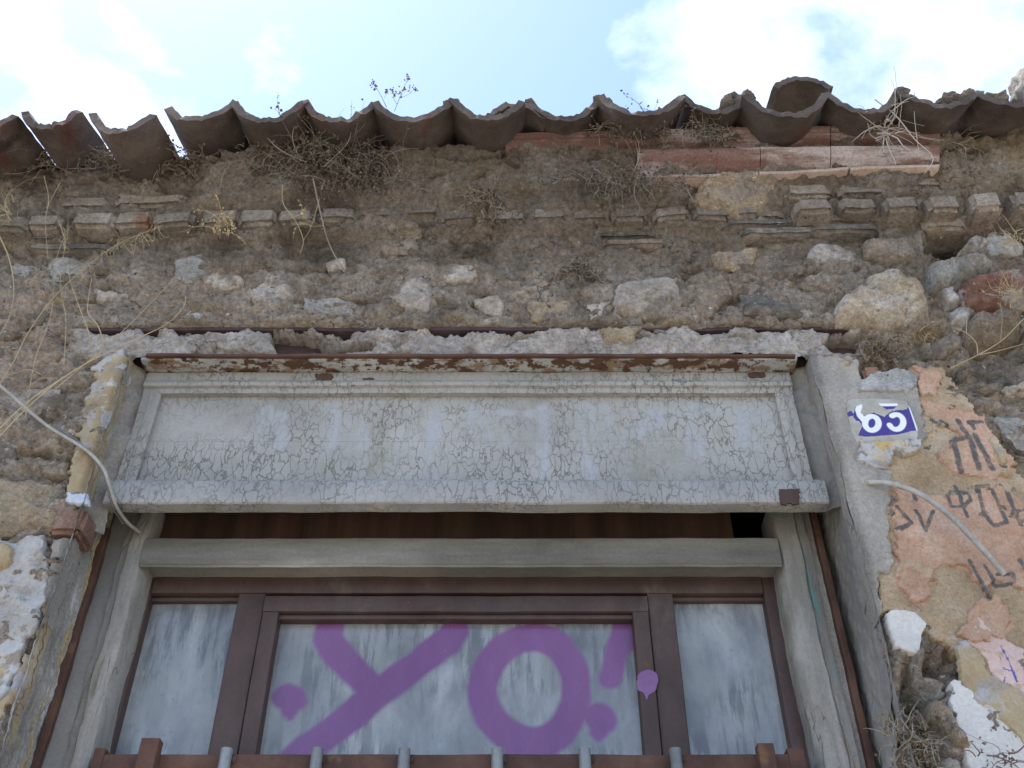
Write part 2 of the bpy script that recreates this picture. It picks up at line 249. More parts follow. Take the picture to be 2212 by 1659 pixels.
def glass_mat():
    b = NB('grimy_glass'); c0 = b.coord(); st = b.coord((1.5, 1, .7))
    base = b.ramp(b.noise(st, 5, 7, .65, .4), [(.34, (.115, .125, .138)), (.5, (.20, .215, .232)), (.66, (.31, .33, .35))])
    g = b.ramp(b.noise(c0, 2.6, 5, .6), [(.45, 0.), (.75, .8)]); base = b.mix(g, base, (.29, .30, .30))
    dk = b.math('MULTIPLY', b.ramp(b.noise(b.coord((3.4, 1, .42)), 11, 8, .75), [(.47, 0.), (.56, 1.)]), b.ramp(b.noise(c0, 4.2, 4, .55), [(.42, 0.), (.58, 1.)])); base = b.mix(b.math('MULTIPLY', dk, .75), base, (.085, .09, .10))
    sp = b.ramp(b.noise(b.coord((1.5, 1, .8)), 70, 5, .7), [(.60, 0.), (.67, 1.)]); base = b.mix(b.math('MULTIPLY', sp, .6), base, (.15, .16, .175))
    pf = b.ramp(b.math('ADD', b.attr('paint'), b.math('MULTIPLY', b.math('SUBTRACT', b.noise(c0, 300, 3, .8), .5), .35)), [(.12, 0.), (.85, 1.)])
    pc = b.ramp(b.noise(st, 4, 5, .6), [(.35, (.138, .05, .155)), (.65, (.18, .073, .205))])
    col = b.mix(b.math('MULTIPLY', pf, b.ramp(b.noise(b.coord((3, 1, .5)), 7, 6, .7), [(.3, .95), (.6, 1.)])), base, pc)
    b.l(col, b.p.inputs['Base Color'])
    b.l(b.ramp(b.noise(st, 9, 5, .6), [(.35, .12), (.65, .42)]), b.p.inputs['Roughness']); b.p.inputs['Specular IOR Level'].default_value = .5
    b.l(b.bump(b.noise(c0, 40, 4, .6), .08, .001), b.p.inputs['Normal']); return b.m
M['glass'] = glass_mat()
def plate_mat():
    b = NB('enamel_plate'); c0 = b.coord()
    cem = b.ramp(b.noise(c0, 30, 6, .6), [(.35, (.30, .28, .24)), (.65, (.42, .40, .365))])
    en = b.mix(b.attr('white'), (.05, .028, .20), (.74, .75, .78))
    w = b.math('ADD', b.attr('enamel'), b.math('MULTIPLY', b.math('SUBTRACT', b.noise(c0, 110, 6, .7), .5), 1.1)); f = b.ramp(w, [(.5, 0.), (.56, 1.)])
    b.l(b.mix(f, cem, en), b.p.inputs['Base Color']); b.l(b.mix(f, (.85, .85, .85), (.25, .25, .25)), b.p.inputs['Roughness'])
    nr = b.bump(f, .5, .001); nr = b.bump(b.noise(c0, 90, 5, .6), .25, .0015, nr); b.l(nr, b.p.inputs['Normal']); return b.m
M['plate'] = plate_mat()
M['spray'] = surf('purple_spray_paint', [(.3, (.19, .10, .24)), (.7, (.24, .13, .29))], 8, rough=.5, bumps=(), vary=0, grain=(120, .13))
# ------------------------------------------------------------------ the lie of the facade
XL, XR = -1.0, .78                                            # sides of the shop opening
ZLB = Zr(768, 2.0)                                            # underside of the steel lintel
ZLT = Zr(706, 2.0)                                            # its top flange
TILT = .034                                                   # the eaves rise to the right
PM = [(Zr(r, y), 2 - y) for r, y in ((560, 2.0), (520, 1.998), (495, 1.968), (430, 1.935), (400, 1.905), (300, 1.865))]
PL = [(Zr(r, y), 2 - y) for r, y in ((560, 2.0), (520, 2.0), (495, 1.98), (430, 1.965), (350, 1.96))]
ZT_M = PM[-1][0] + .07; ZT_L = PL[-1][0] + .015
CAV = [([(1985, 520), (2050, 500), (2120, 505), (2090, 545), (2040, 570), (1995, 560)], -.14, .03),
       ([(1930, 715), (2010, 690), (2070, 715), (2060, 760), (1960, 790), (1890, 760)], -.05, .06),
       ([(2080, 740), (2230, 700), (2230, 820), (2130, 845), (2080, 800)], -.05, .06),
       ([(1945, 1440), (2010, 1400), (2035, 1440), (2040, 1560), (2050, 1700), (1960, 1700), (1945, 1560)], -.085, .05),
       ([(1975, 1475), (2050, 1480), (2040, 1525), (1985, 1500)], -.05, .025)]
CAV = [(XZ(p), d, s) for p, d, s in CAV]
JX = [W(q, 225, 1.83).x for q in (507, 657, 810, 978, 1134, 1298, 1473, 1611, 1783, 1942, 2107)]
def macro(x, z):
    zt = z - TILT * x * sstep(z, 3.45, 3.75)
    a = np.interp(zt, [p[0] for p in PM], [p[1] for p in PM]); b = np.interp(zt, [p[0] for p in PL], [p[1] for p in PL])
    h = b + (a - b) * sstep(x, -1.0, -.84)
    h = h + .013 * fbm(x, z, 2.4, 3, 11)
    for jx in JX: h = h - .12 * np.clip(1.25 - np.abs(x - jx) / (.012 + .9 * np.clip(ZT_M - .005 + TILT * jx - z, 0, .06) * 0 + .055), 0, 1) * sstep(z, ZT_M - .10 + TILT * jx, ZT_M - .05 + TILT * jx)
    for P, d, s in CAV:
        if x.size and (x.max() > P[:, 0].min() - .1): h = h + d * sstep(sdpoly(x, z, P) + .012 * fbm(x, z, 14, 3, 4), -s * .3, s)
    return h
def corner(z): return .006 * fbm(z, z * 0 + 2.2, 5, 3, 15)
def ztop(x): return (ZT_L + (ZT_M - ZT_L) * sstep(x, -1.0, -.86)) + TILT * x + .012 * fbm(x, x * 0 + 3.3, 9, 3, 5)
# holes in the mortar that fills the lintel: the web shows there
HOLES = [XZ(p) for p in ([(583, 712), (640, 716), (690, 722), (700, 742), (720, 748), (775, 738), (815, 742), (800, 758), (720, 763), (600, 763), (588, 740)], [(1792, 722), (1862, 722), (1862, 762), (1800, 764), (1780, 748)], [(632, 722), (690, 724), (685, 738), (640, 734)])][:2]
LX0, LX1 = W(150, 706).x, W(1862, 706).x
# ------------------------------------------------------------------ ground and house body (setting)
tag(mesh('street', [(-400, -400, -.12), (400, -400, -.12), (400, -2.6, -.12), (-400, -2.6, -.12)], [[0, 1, 2, 3]], M['paving']), kind='structure')
def boxv(x0, x1, y0, y1, z0, z1): return [(x0, y0, z0), (x1, y0, z0), (x1, y1, z0), (x0, y1, z0), (x0, y0, z1), (x1, y0, z1), (x1, y1, z1), (x0, y1, z1)]
BF = [[0, 3, 2, 1], [4, 5, 6, 7], [0, 1, 5, 4], [1, 2, 6, 5], [2, 3, 7, 6], [3, 0, 4, 7]]
tag(mesh('pavement', boxv(-400, 400, -2.6, 400, -.3, 0), BF, M['paving'], smooth=False), kind='structure')
# ------------------------------------------------------------------ the rubble wall
wall = thing('rubble_wall', 'old rubble stone wall with crumbling mortar, brick courses and peeling plaster', 'wall')
def mortar_wall():
    st = .0045
    xs = np.concatenate([np.arange(-4.2, -1.85, .12), np.arange(-1.85, 1.85, st), np.arange(1.85, 4.21, .12)])
    zs = np.concatenate([np.arange(0, 2.28, .12), np.arange(2.28, 4.56, st)])
    X, Z = np.meshgrid(xs, zs); h = macro(X, Z)
    f = .010 * fbm(X, Z, 8, 4, 21) + .0075 * ridged(X, Z * 1.5, 9, 4, 31) - .004 + .0055 * fbm(X, Z, 45, 4, 41, .75) + .006 * ridged(X, Z * 1.3, 21, 3, 44) - .004 + .010 * ridged(X, Z * 1.4, 4.6, 2, 48) - .006 - .016 * np.clip(fbm(X, Z, 26, 3, 47) - .38, 0, 1)
    crev = np.clip(ridged(X * .6, Z * 1.4, 5.5, 4, 51) - 1.2, 0, 1) * .085 * sstep(fbm(X, Z, 3, 2, 61), -.3, .3)
    h = h + f - crev
    # groove at the top flange of the lintel, mortar infill below it, holes to the web
    inl = sstep(X, LX0 - .01, LX0 + .03) * (1 - sstep(X, LX1 - .03, LX1 + .01))
    wob = .008 * fbm(X, Z * .3 + 1.7, 11, 5, 71, .6)
    g = (1 - sstep(np.abs(Z - ZLT - .004), .003, .008)) * inl; h = h - g * .04 * sstep(fbm(X, Z * 0 + 6.1, 5, 4, 83), -.45, -.1)
    band = sstep(Z, ZLB - .01, ZLB) * (1 - sstep(Z, ZLT - .014 + wob * 1.8, ZLT - .004 + wob * 1.8)) * inl
    h = h + band * (-.004 + .003 * ridged(X, Z, 30, 3, 77)) - .55 * band * f; limy = band * 1.0
    gap = sstep(Z, ZLT - .011 + wob * 2.4, ZLT - .003 + wob * 2.4) * (1 - sstep(Z, ZLT - .002, ZLT + .004)) * inl; h = h - gap * .035
    for P in HOLES:
        k = sstep(sdpoly(X, Z, P) + .006 * fbm(X, Z, 40, 3, 8), -.002, .004); h = h * (1 - k) - .075 * k; limy = limy * (1 - k)
    # rounded and broken edges at the opening
    X = X + np.where(Z < ZLB + .1, corner(Z) * np.exp(-np.minimum(np.abs(X - XL), np.abs(X - XR)) / .03), 0)
    dx = np.minimum(np.abs(X - XL), np.abs(X - XR)); ed = np.where((Z < ZLB), 1 - sstep(dx, 0, .018), 0); h = h - .016 * ed
    cx = (X[:-1, :-1] + X[1:, 1:]) / 2; cz = (Z[:-1, :-1] + Z[1:, 1:]) / 2
    cx = ((xs[:-1] + xs[1:]) / 2)[None, :] + 0 * cz; keep = ~((cx > XL) & (cx < XR) & (cz < ZLB)) & (cz < ztop(cx))
    A = {'pinkish': sstep(-X, .95, 1.35) * (1 - sstep(Z, 3.5, 3.75)) + .25 * sstep(fbm(X, Z, 2, 3, 3), 0, .6), 'ochre': .55 * sstep(X, .9, 1.3) + .35 * sstep(fbm(X, Z, 2.2, 3, 13), .05, .6),
         'limy': limy + .25 * sstep(fbm(X, Z, 3.3, 3, 23), .1, .6), 'soil_shade': .72 * sstep(Z, 3.60, 3.85) + .3 * sstep(fbm(X, Z, 2.7, 3, 33), .1, .6)}  # soil patches, plus soil and eaves shade painted into the upper mortar colour
    V = np.stack([X, -h, Z], -1).reshape(-1, 3); F = gridfaces(len(xs), len(zs), keep)
    V, F, A = compact(V, F, {k: v.ravel() for k, v in A.items()})
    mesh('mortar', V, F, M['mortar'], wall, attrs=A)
mortar_wall()
def relief(name, poly, mat, proud=.01, Y=2.0, parent=None, step=.004, edge=.01, dome=1.0, rough=.003, rs=30, jag=.004, js=35, curl=0, seed=0, smoothk=0, base=None, skirt=.035, attrs=None, world=False, tiltv=(0, 0), keepf=None):
    """a piece standing proud of the wall: outline, own relief, sides that run back into the wall"""
    P = np.asarray(poly, float) if world else XZ(poly, Y)
    if smoothk: P = chaikin(P, smoothk)
    x0, z0 = P.min(0) - .012; x1, z1 = P.max(0) + .012
    xs = np.arange(x0, x1 + step, step); zs = np.arange(z0, z1 + step, step); X, Z = np.meshgrid(xs, zs)
    sd = sdpoly(X, Z, P) + jag * fbm(X + seed * 1.7, Z, js, 4, 100 + seed)
    e = np.clip(sd / edge, 0, 1); sh = (1 - (1 - e) ** 2)
    mb = macro(X, Z) if base is None else np.full(X.shape, base, float)
    cx, cz = P.mean(0)
    top = mb + proud * (1 - dome + dome * sh) + rough * fbm(X + seed, Z - seed, rs, 5, 200 + seed, .55) + (X - cx) * tiltv[0] + (Z - cz) * tiltv[1]
    if curl: top = top + curl * np.exp(-(np.maximum(sd, 0) / .014) ** 2) * (.6 + .8 * np.clip(fbm(X, Z, 12, 2, 300 + seed), -.6, 1))
    cs = np.maximum.reduce([sd[:-1, :-1], sd[1:, :-1], sd[:-1, 1:], sd[1:, 1:]]); keep = cs > 0
    if keepf is not None: keep &= keepf((X[:-1, :-1] + X[1:, 1:]) / 2, (Z[:-1, :-1] + Z[1:, 1:]) / 2)
    if not keep.any(): return None
    gz, gx = np.gradient(sd, step); g2 = np.maximum(gx * gx + gz * gz, .25); k = np.where(sd < 0, np.clip(-sd / g2, 0, 1.3 * step), 0)
    Xs = X + gx * k; Zs = Z + gz * k
    if keepf is not None: Xs = Xs + corner(Zs) * np.exp(-np.minimum(np.abs(X - XL), np.abs(X - XR)) / .02)
    A = {q: f(X, Z).ravel() for q, f in attrs.items()} if attrs else None
    V = np.stack([Xs, -top, Zs], -1).reshape(-1, 3); F = gridfaces(len(xs), len(zs), keep)
    if keepf is not None: V[:, 1] += .012 * (1 - sstep(np.minimum(np.abs(V[:, 0] - XL), np.abs(V[:, 0] - XR)), 0, .02))
    mbf = mb.ravel(); V, F, B = compact(V, F, {**(A or {}), '_mb': mbf}); mbf = B.pop('_mb'); A = B or None
    E = np.concatenate([F[:, [0, 1]], F[:, [1, 2]], F[:, [2, 3]], F[:, [3, 0]]]); key = np.sort(E, 1); _, ix, ct = np.unique(key, axis=0, return_index=True, return_counts=True); be = E[ix[ct == 1]]
    ring = np.unique(be); m = np.full(len(V), -1); m[ring] = len(V) + np.arange(len(ring)); Bv = V[ring].copy(); Bv[:, 1] = -(mbf[ring] - skirt)
    V = np.concatenate([V, Bv]); F = np.concatenate([F, np.stack([be[:, 1], be[:, 0], m[be[:, 0]], m[be[:, 1]]], 1)])
    if A: A = {q: np.concatenate([v, v[ring]]) for q, v in A.items()}
    return mesh(name, V, F, mat, parent or wall, attrs=A, sharp=55)
HAND = [
 ([(1805, 650), (1830, 625), (1870, 605), (1880, 585), (1930, 575), (1985, 585), (2010, 615), (2012, 645), (1995, 665), (1960, 682), (1930, 692), (1880, 690), (1840, 682), (1812, 674)], 'big_stone', .062, 1.955),
 ([(1595, 634), (1608, 621), (1642, 624), (1682, 655), (1719, 675), (1746, 688), (1669, 692), (1608, 688)], 'slate', .016, 2),
 ([(1534, 550), (1608, 533), (1632, 540), (1628, 567), (1595, 577), (1554, 584)], 'ochre_stone', .02, 2),
 ([(1494, 432), (1517, 402), (1601, 392), (1682, 392), (1676, 419), (1649, 446), (1595, 459), (1510, 442)], 'ochre_stone', .03, 1.93),
 ([(1740, 560), (1766, 540), (1800, 530), (1858, 545), (1850, 565), (1800, 575)], 'grey_stone', .02, 2),
 ([(1861, 530), (1955, 520), (1990, 570), (1950, 578), (1905, 570), (1870, 560)], 'brown_stone', .03, 2),
 ([(2003, 575), (2050, 565), (2107, 560), (2168, 570), (2127, 590), (2073, 607), (2040, 627), (2016, 627)], 'grey_stone', .045, 1.98),
 ([(2056, 530), (2090, 526), (2134, 537), (2107, 557), (2066, 553)], 'grey_stone', .05, 1.98),
 ([(2060, 617), (2107, 590), (2170, 580), (2250, 575), (2250, 665), (2141, 671), (2083, 665)], 'red_stone', .055, 1.97),
 ([(2023, 634), (2056, 628), (2073, 661), (2040, 675)], 'grey_stone', .03, 2),
 ([(2040, 680), (2078, 672), (2100, 690), (2085, 712), (2050, 706)], 'grey_stone', .035, 2),
 ([(2083, 704), (2141, 678), (2198, 711), (2191, 742), (2124, 758), (2080, 752)], 'brown_stone', .06, 2),
 ([(2205, 690), (2250, 680), (2250, 740), (2208, 735)], 'brown_stone', .03, 2),
 ([(2100, 840), (2150, 815), (2185, 805), (2170, 840), (2130, 852)], 'slate', .03, 2.0),
 ([(2161, 846), (2225, 836), (2235, 860), (2171, 863)], 'pale', .03, 2.0),
 ([(2063, 809), (2090, 792), (2117, 785), (2120, 812), (2070, 822)], 'slate', .035, 2.0),
 ([(1990, 735), (2050, 728), (2075, 765), (2030, 790), (1985, 775)], 'brown_stone', .03, 2.03),
 ([(860, 614), (887, 597), (927, 604), (934, 634), (954, 638), (927, 675), (880, 675), (856, 651)], 'pale', .014, 2),
 ([(1025, 644), (1075, 638), (1096, 661), (1082, 681), (1045, 675)], 'pale', .012, 2),
 ([(1335, 634), (1350, 615), (1420, 600), (1465, 605), (1475, 650), (1450, 690), (1380, 690), (1325, 680)], 'pale', .02, 2),
 ([(1264, 661), (1318, 654), (1301, 688), (1271, 692)], 'pale', .012, 2),
 ([(438, 614), (468, 587), (522, 600), (529, 621), (472, 624)], 'pale', .016, 2),
 ([(532, 641), (573, 617), (627, 617), (630, 641), (600, 675), (559, 668)], 'pale', .018, 2),
 ([(205, 624), (236, 631), (276, 634), (256, 654), (209, 648)], 'pale', .016, 2),
 ([(691, 567), (742, 560), (758, 587), (708, 587)], 'pale', .012, 2),
 ([(44, 607), (91, 590), (94, 634), (54, 641)], 'ochre_stone', .014, 2),
 ([(391, 688), (420, 672), (446, 680), (440, 698), (405, 700)], 'grey_stone', .014, 2),
 ([(84, 1008), (152, 1001), (148, 1031), (90, 1030)], 'brown_stone', .018, 2),
 ([(-20, 1045), (70, 1040), (135, 1048), (128, 1142), (60, 1150), (-20, 1160)], 'ochre_stone', .02, 2),
 ([(90, 865), (140, 850), (150, 880), (100, 905)], 'brown_stone', .014, 2),
 ([(120, 915), (150, 900), (160, 935), (125, 945)], 'pale', .012, 2),
 ([(1298, 713), (1385, 713), (1365, 742), (1300, 744)], 'ochre_stone', .012, 2),
 ([(1082, 745), (1095, 728), (1118, 722), (1118, 738), (1098, 752)], 'grey_stone', .012, 2),
 ([(1802, 788), (1840, 784), (1852, 800), (1820, 808), (1804, 804)], 'ochre_stone', .02, 2),
 ([(1965, 1440), (1985, 1410), (2050, 1470), (2045, 1500), (1970, 1465)], 'grey_stone', .07, 1.98),
 ([(1985, 1520), (2010, 1525), (2055, 1600), (2070, 1640), (2040, 1635), (1995, 1560)], 'ochre_stone', .05, 2.04),
 ([(1945, 1560), (1985, 1555), (1995, 1640), (1950, 1670)], 'brown_stone', .04, 2.05),
 ([(1500, 600), (1560, 595), (1580, 640), (1540, 690), (1495, 680)], 'brown_stone', .014, 2),
 ([(1140, 655), (1230, 650), (1240, 690), (1150, 692)], 'ochre_stone', .010, 2),
 ([(650, 640), (760, 645), (770, 685), (660, 690)], 'grey_stone', .010, 2),
]
HP = []
for i, (p, m, pr, Y) in enumerate(HAND):
    P = XZ(p, Y); sz = P.max(0) - P.min(0); e = max(.010, .2 * min(sz)); HP.append(P)
    relief('stone', p, M[m], pr, Y, step=.004, edge=e, rough=min(.014, .2 * pr + .005) * (1.6 if m == 'big_stone' else 1), rs=9 if m == 'big_stone' else 16, jag=.011, js=15, seed=i + 1, smoothk=0, skirt=.05, tiltv=(random.uniform(-.1, .1), random.uniform(-.12, .12)))
# plaster outlines first (stones are not laid under them)
PLASTER = dict(
 cement=[(1742, 772), (1800, 778), (1850, 790), (1855, 830), (1965, 820), (1978, 850), (1995, 955), (1985, 968), (1962, 1000), (1940, 1002), (1925, 985), (1915, 1010), (1925, 1060), (1912, 1110), (1914, 1180), (1924, 1230), (1916, 1262), (1890, 1240), (1895, 1285), (1900, 1330), (1895, 1350), (1860, 1350), (1790, 1150), (1745, 985), (1715, 860), (1700, 772)],
 sandy=[(1962, 800), (2035, 800), (2075, 850), (2105, 890), (2135, 950), (2185, 1020), (2240, 1060), (2240, 1560), (2130, 1460), (2060, 1410), (2010, 1390), (1980, 1370), (1950, 1340), (1900, 1330), (1890, 1230), (1900, 1060), (1905, 1000), (1960, 985), (1985, 940), (1975, 850)],
 yellow=[(2055, 1405), (2075, 1395), (2110, 1420), (2130, 1465), (2185, 1490), (2240, 1530), (2240, 1660), (2180, 1590), (2120, 1545), (2075, 1500)],
 white=[(2048, 1480), (2070, 1490), (2105, 1515), (2160, 1560), (2240, 1620), (2240, 1760), (2110, 1760), (2085, 1640), (2060, 1570), (2050, 1530)],
 left_white=[(-40, 1172), (45, 1166), (92, 1160), (104, 1215), (95, 1300), (70, 1370), (40, 1440), (15, 1500), (-40, 1560)],
 left_yellow=[(232, 772), (330, 768), (330, 800), (320, 850), (310, 900), (280, 960), (265, 1010), (250, 1060), (236, 1098), (145, 1088), (148, 1050), (165, 975), (180, 900), (196, 845)],
)
PW = {k: XZ(v) for k, v in PLASTER.items()}
# rubble stones packed over the rest of the wall
def clip(P, n, d):
    out = []
    for i in range(len(P)):
        a, b = P[i], P[(i + 1) % len(P)]; da, db = a @ n - d, b @ n - d
        if da <= 0: out.append(a)
        if da * db < 0: out.append(a + (b - a) * da / (da - db))
    return out
def pack_stones():
    seeds = []
    z = 2.3; r = 0
    zt = Zr(512, 2.0)
    while z < zt + .1:
        x = -1.75 + (r % 2) * .08
        while x < 1.8:
            seeds.append((x + random.uniform(-.05, .05), z + random.uniform(-.03, .03))); x += random.uniform(.13, .22)
        z += .098; r += 1
    S = np.array(seeds); n = 0
    for i, s in enumerate(S):
        if (XL - .07 < s[0] < XR + .07 and s[1] < ZLT + .05) or (LX0 - .08 < s[0] < LX1 + .08 and ZLB - .06 < s[1] < ZLT + .05): continue
        if s[1] > zt - .02 + TILT * s[0] or (s[1] > zt - .14 and s[0] < 1.2 and i % 3): continue
        px, pz = np.array([s[0]]), np.array([s[1]])
        if any(sdpoly(px, pz, P)[0] > -.05 for P in HP) or any(sdpoly(px, pz, PW[k])[0] > -.03 for k in PW): continue
        P = [s + np.array(q) for q in ((-.16, -.1), (.16, -.1), (.16, .1), (-.16, .1))]
        for j in np.argsort(((S - s) ** 2).sum(1))[1:12]:
            d = S[j] - s; L = np.hypot(*d); nn = d / L; P = clip(P, nn, nn @ (s + d / 2) - random.uniform(.006, .014))
            if len(P) < 3: break
        if len(P) < 3: continue
        P = np.array(P); sz = P.max(0) - P.min(0)
        if min(sz) < .035: continue
        m = random.choice(['brown_stone', 'brown_stone', 'grey_stone', 'brown_stone', 'pale', 'grey_stone', 'brown_stone'])
        pr = random.uniform(-.004, .013) + (.012 if s[0] > 1.3 else 0)
        relief('stone', P, M[m], pr, world=True, step=.005, edge=max(.010, .2 * min(sz)), rough=.008, rs=15, jag=.016, js=13, seed=500 + i, smoothk=1, skirt=.05); n += 1
    return n
print('packed stones', pack_stones())
# bricks and slate slabs of the corbelled courses: boxes with worn corners
def block(name, x0, y0, x1, y1, mat, Y=1.93, deep=.12, parent=None, seed=0, wear=.006, tilt=0):
    """front face spans the given place on the photograph; a worn solid block running back into the wall"""
    a, b = W(x0, y0, Y), W(x1, y1, Y); c, d = (a + b) / 2, (a - b)
    hx, hz = abs(d.x) / 2, abs(d.z) / 2; bm = bmesh.new(); bmesh.ops.create_cube(bm, size=1)
    bmesh.ops.subdivide_edges(bm, edges=bm.edges[:], cuts=7, use_grid_fill=True)
    rr = random.Random(seed); ox = rr.uniform(0, 50)
    from mathutils import noise as mn
    for v in bm.verts:
        p = Vector((v.co.x * 2, v.co.y * 2, v.co.z * 2)); q = Vector((p.x * hx, p.y * deep / 2, p.z * hz))
        for (u, w, su, sw) in (('x', 'z', hx, hz), ('x', 'y', hx, deep / 2), ('y', 'z', deep / 2, hz)):
            du = su - abs(getattr(q, u)); dw = sw - abs(getattr(q, w))
            if du < 1e-4 and dw < 1e-4:
                k = wear * (.6 + .8 * abs(mn.noise(Vector((q.x * 20 + ox, q.z * 20, q.y * 20))))); setattr(q, u, getattr(q, u) - math.copysign(k, getattr(q, u))); setattr(q, w, getattr(q, w) - math.copysign(k, getattr(q, w)))
        nv = mn.noise_vector(Vector((q.x * 14 + ox, q.y * 14, q.z * 14))); q += nv * wear * .55
        q.z += q.x * tilt; v.co = Vector((c.x + q.x, Y - 2 + deep / 2 + q.y, c.z + q.z))
    bmesh.ops.recalc_face_normals(bm, faces=bm.faces[:]); me = bpy.data.meshes.new(name); bm.to_mesh(me); bm.free()
    me.polygons.foreach_set('use_smooth', np.ones(len(me.polygons), bool)); me.set_sharp_from_angle(angle=R(38)); me.materials.append(mat)
    o = bpy.data.objects.new(name, me); C.objects.link(o); o.parent = parent or wall; return o
BR = [(62, 462, 124, 486), (160, 457, 243, 483), (330, 456, 413, 482), (437, 452, 513, 480), (518, 451, 592, 479), (598, 450, 676, 477), (862, 440, 948, 462), (955, 452, 1030, 474), (1036, 452, 1138, 474), (1145, 448, 1225, 471),
      (1232, 447, 1312, 470), (1320, 446, 1402, 469), (1718, 429, 1806, 453), (1811, 426, 1899, 450), (1905, 423, 1992, 451), (1997, 420, 2082, 451), (2092, 414, 2174, 447), (2180, 410, 2270, 444), (-40, 466, 55, 490), (690, 447, 770, 470), (776, 444, 856, 467), (250, 456, 324, 482), (1410, 445, 1490, 467), (1496, 444, 1580, 466), (1586, 442, 1640, 464)]
for i, (a, b, c, d) in enumerate(BR): block('brick', a, b, c, d, M['brick'], Y=random.uniform(1.902, 1.914) if a > 1715 else random.uniform(1.934, 1.943) if a > 700 else random.uniform(1.922, 1.936), deep=.13, seed=i, wear=.011, tilt=.034 + random.uniform(-.03, .03))
for i, (a, b, c, d) in enumerate([(1692, 396, 1800, 421), (1805, 393, 1930, 417), (1968, 384, 2040, 402), (2045, 382, 2150, 400), (130, 425, 230, 447), (250, 420, 400, 441)]): block('brick', a, b, c, d, M['brick'], Y=1.922 if a > 1000 else 1.95, deep=.12, seed=50 + i, wear=.011, tilt=.034)
SL = [(1524, 455, 1700, 468), (1560, 472, 1740, 484), (1700, 462, 1905, 478), (1745, 482, 1903, 496), (1989, 470, 2093, 490), (1600, 490, 1760, 503), (1220, 480, 1330, 490), (1230, 500, 1420, 510), (1300, 516, 1440, 527), (0, 505, 140, 516), (150, 500, 330, 512), (60, 524, 240, 536), (345, 497, 520, 508), (530, 495, 700, 506), (720, 490, 930, 500), (950, 486, 1150, 497), (1440, 480, 1520, 492)]
for i, (a, b, c, d) in enumerate(SL): block('slate_slab', a, b, c, d, M['slate'] if i % 2 else M['brown_stone'], Y=1.957 if a > 1500 else random.uniform(1.968, 1.985), deep=.12, seed=90 + i, wear=.009, tilt=.03 + random.uniform(-.02, .02))
block('brick', 122, 1093, 172, 1150, M['red_brick'], Y=1.986, deep=.1, seed=200, wear=.012)
block('brick', 1862, 790, 1906, 820, M['red_brick'], Y=1.975, deep=.08, seed=201, wear=.012)
# ------------------------------------------------------------------ plaster left on the wall
def stroke_f(strokes, Y=2.0, soft=.25):
    L = [(XZ(p, Y), w * pxm(np.mean([q[1] for q in p]), Y) / 2) for p, w in strokes]
    def f(X, Z):
        r = np.zeros(X.shape)
        for P, w in L: r = np.maximum(r, 1 - sstep(sdline(X, Z, P), w * (1 - soft), w * (1 + soft)))
        return r
    return f
def poly_f(polys, Y=2.0, soft=.006):
    L = [XZ(p, Y) for p in polys]
    def f(X, Z):
        r = np.zeros(X.shape)
        for P in L: r = np.maximum(r, sstep(sdpoly(X, Z, P), -soft, soft))
        return r
    return f
Z4 = lambda pts: [(1762 + .2043 * x, 779.4 + .2043 * y) for x, y in pts]
R6 = lambda pts: [(1466.6 + .337 * x, 643.8 + .337 * y) for x, y in pts]
R3 = lambda pts: [(1466.6 + .337 * x, 1100 + .337 * y) for x, y in pts]
INK = [(Z4([(1200, 690), (1270, 740)]), 11), (Z4([(1290, 700), (1350, 740)]), 11), (Z4([(1480, 690), (1530, 800), (1600, 900), (1640, 1040), (1690, 1200)]), 13), (Z4([(1590, 700), (1730, 690)]), 12), (Z4([(1600, 690), (1640, 770)]), 11),
       (Z4([(1415, 920), (1500, 1230)]), 14), (Z4([(1415, 915), (1540, 880)]), 12), (Z4([(1650, 850), (1700, 960), (1760, 1060), (1830, 1200)]), 14), (Z4([(1920, 1160), (1970, 1180)]), 9),
       (R6([(1375, 1380), (1470, 1480), (1400, 1520)]), 10), (R6([(1480, 1280), (1500, 1330)]), 10), (R6([(1500, 1400), (1560, 1530), (1610, 1400)]), 9), (R6([(1370, 1520), (1420, 1510)]), 9),
       (R6([(1700, 1300), (1730, 1270), (1830, 1280), (1850, 1330), (1800, 1370), (1730, 1370), (1700, 1300)]), 9), (R6([(1750, 1240), (1830, 1430)]), 9),
       (R6([(1890, 1240), (1960, 1230), (2020, 1330), (2080, 1470), (2000, 1490), (1940, 1420), (1890, 1240)]), 10), (R6([(2080, 1270), (2170, 1490)]), 10), (R6([(2120, 1400), (2212, 1390)]), 9), (R6([(2160, 1470), (2240, 1440)]), 9),
       (R3([(1840, 370), (1900, 470), (1965, 590)]), 11), (R3([(1940, 390), (2010, 520)]), 10), (R3([(2010, 520), (2130, 495), (2120, 440), (2020, 450)]), 9), (R3([(2170, 350), (2250, 520)]), 10), (R3([(2200, 420), (2260, 400)]), 10)]
PINKP = [[(1968, 804), (2025, 812), (2030, 838), (2017, 861), (1983, 857)], [(1968, 865), (2030, 885), (2070, 895), (2120, 905), (2145, 960), (2185, 1010), (2180, 1030), (2150, 1050), (2090, 1040), (2040, 1030), (2020, 1000), (2060, 950), (2040, 935), (2010, 935), (1995, 900)],
         [(1925, 1060), (1990, 1075), (2060, 1085), (2150, 1055), (2250, 1130), (2250, 1330), (2170, 1250), (2120, 1290), (2080, 1240), (2020, 1230), (2000, 1290), (1990, 1320), (1960, 1305), (1930, 1270), (1925, 1180)],
         [(2095, 1310), (2150, 1300), (2185, 1360), (2150, 1390), (2090, 1400), (2060, 1385)]]
pl = dict(parent=wall, step=.0035)
ink = stroke_f([(p, w * 1.25) for p, w in INK], soft=.5); pk = poly_f(PINKP, soft=.02)
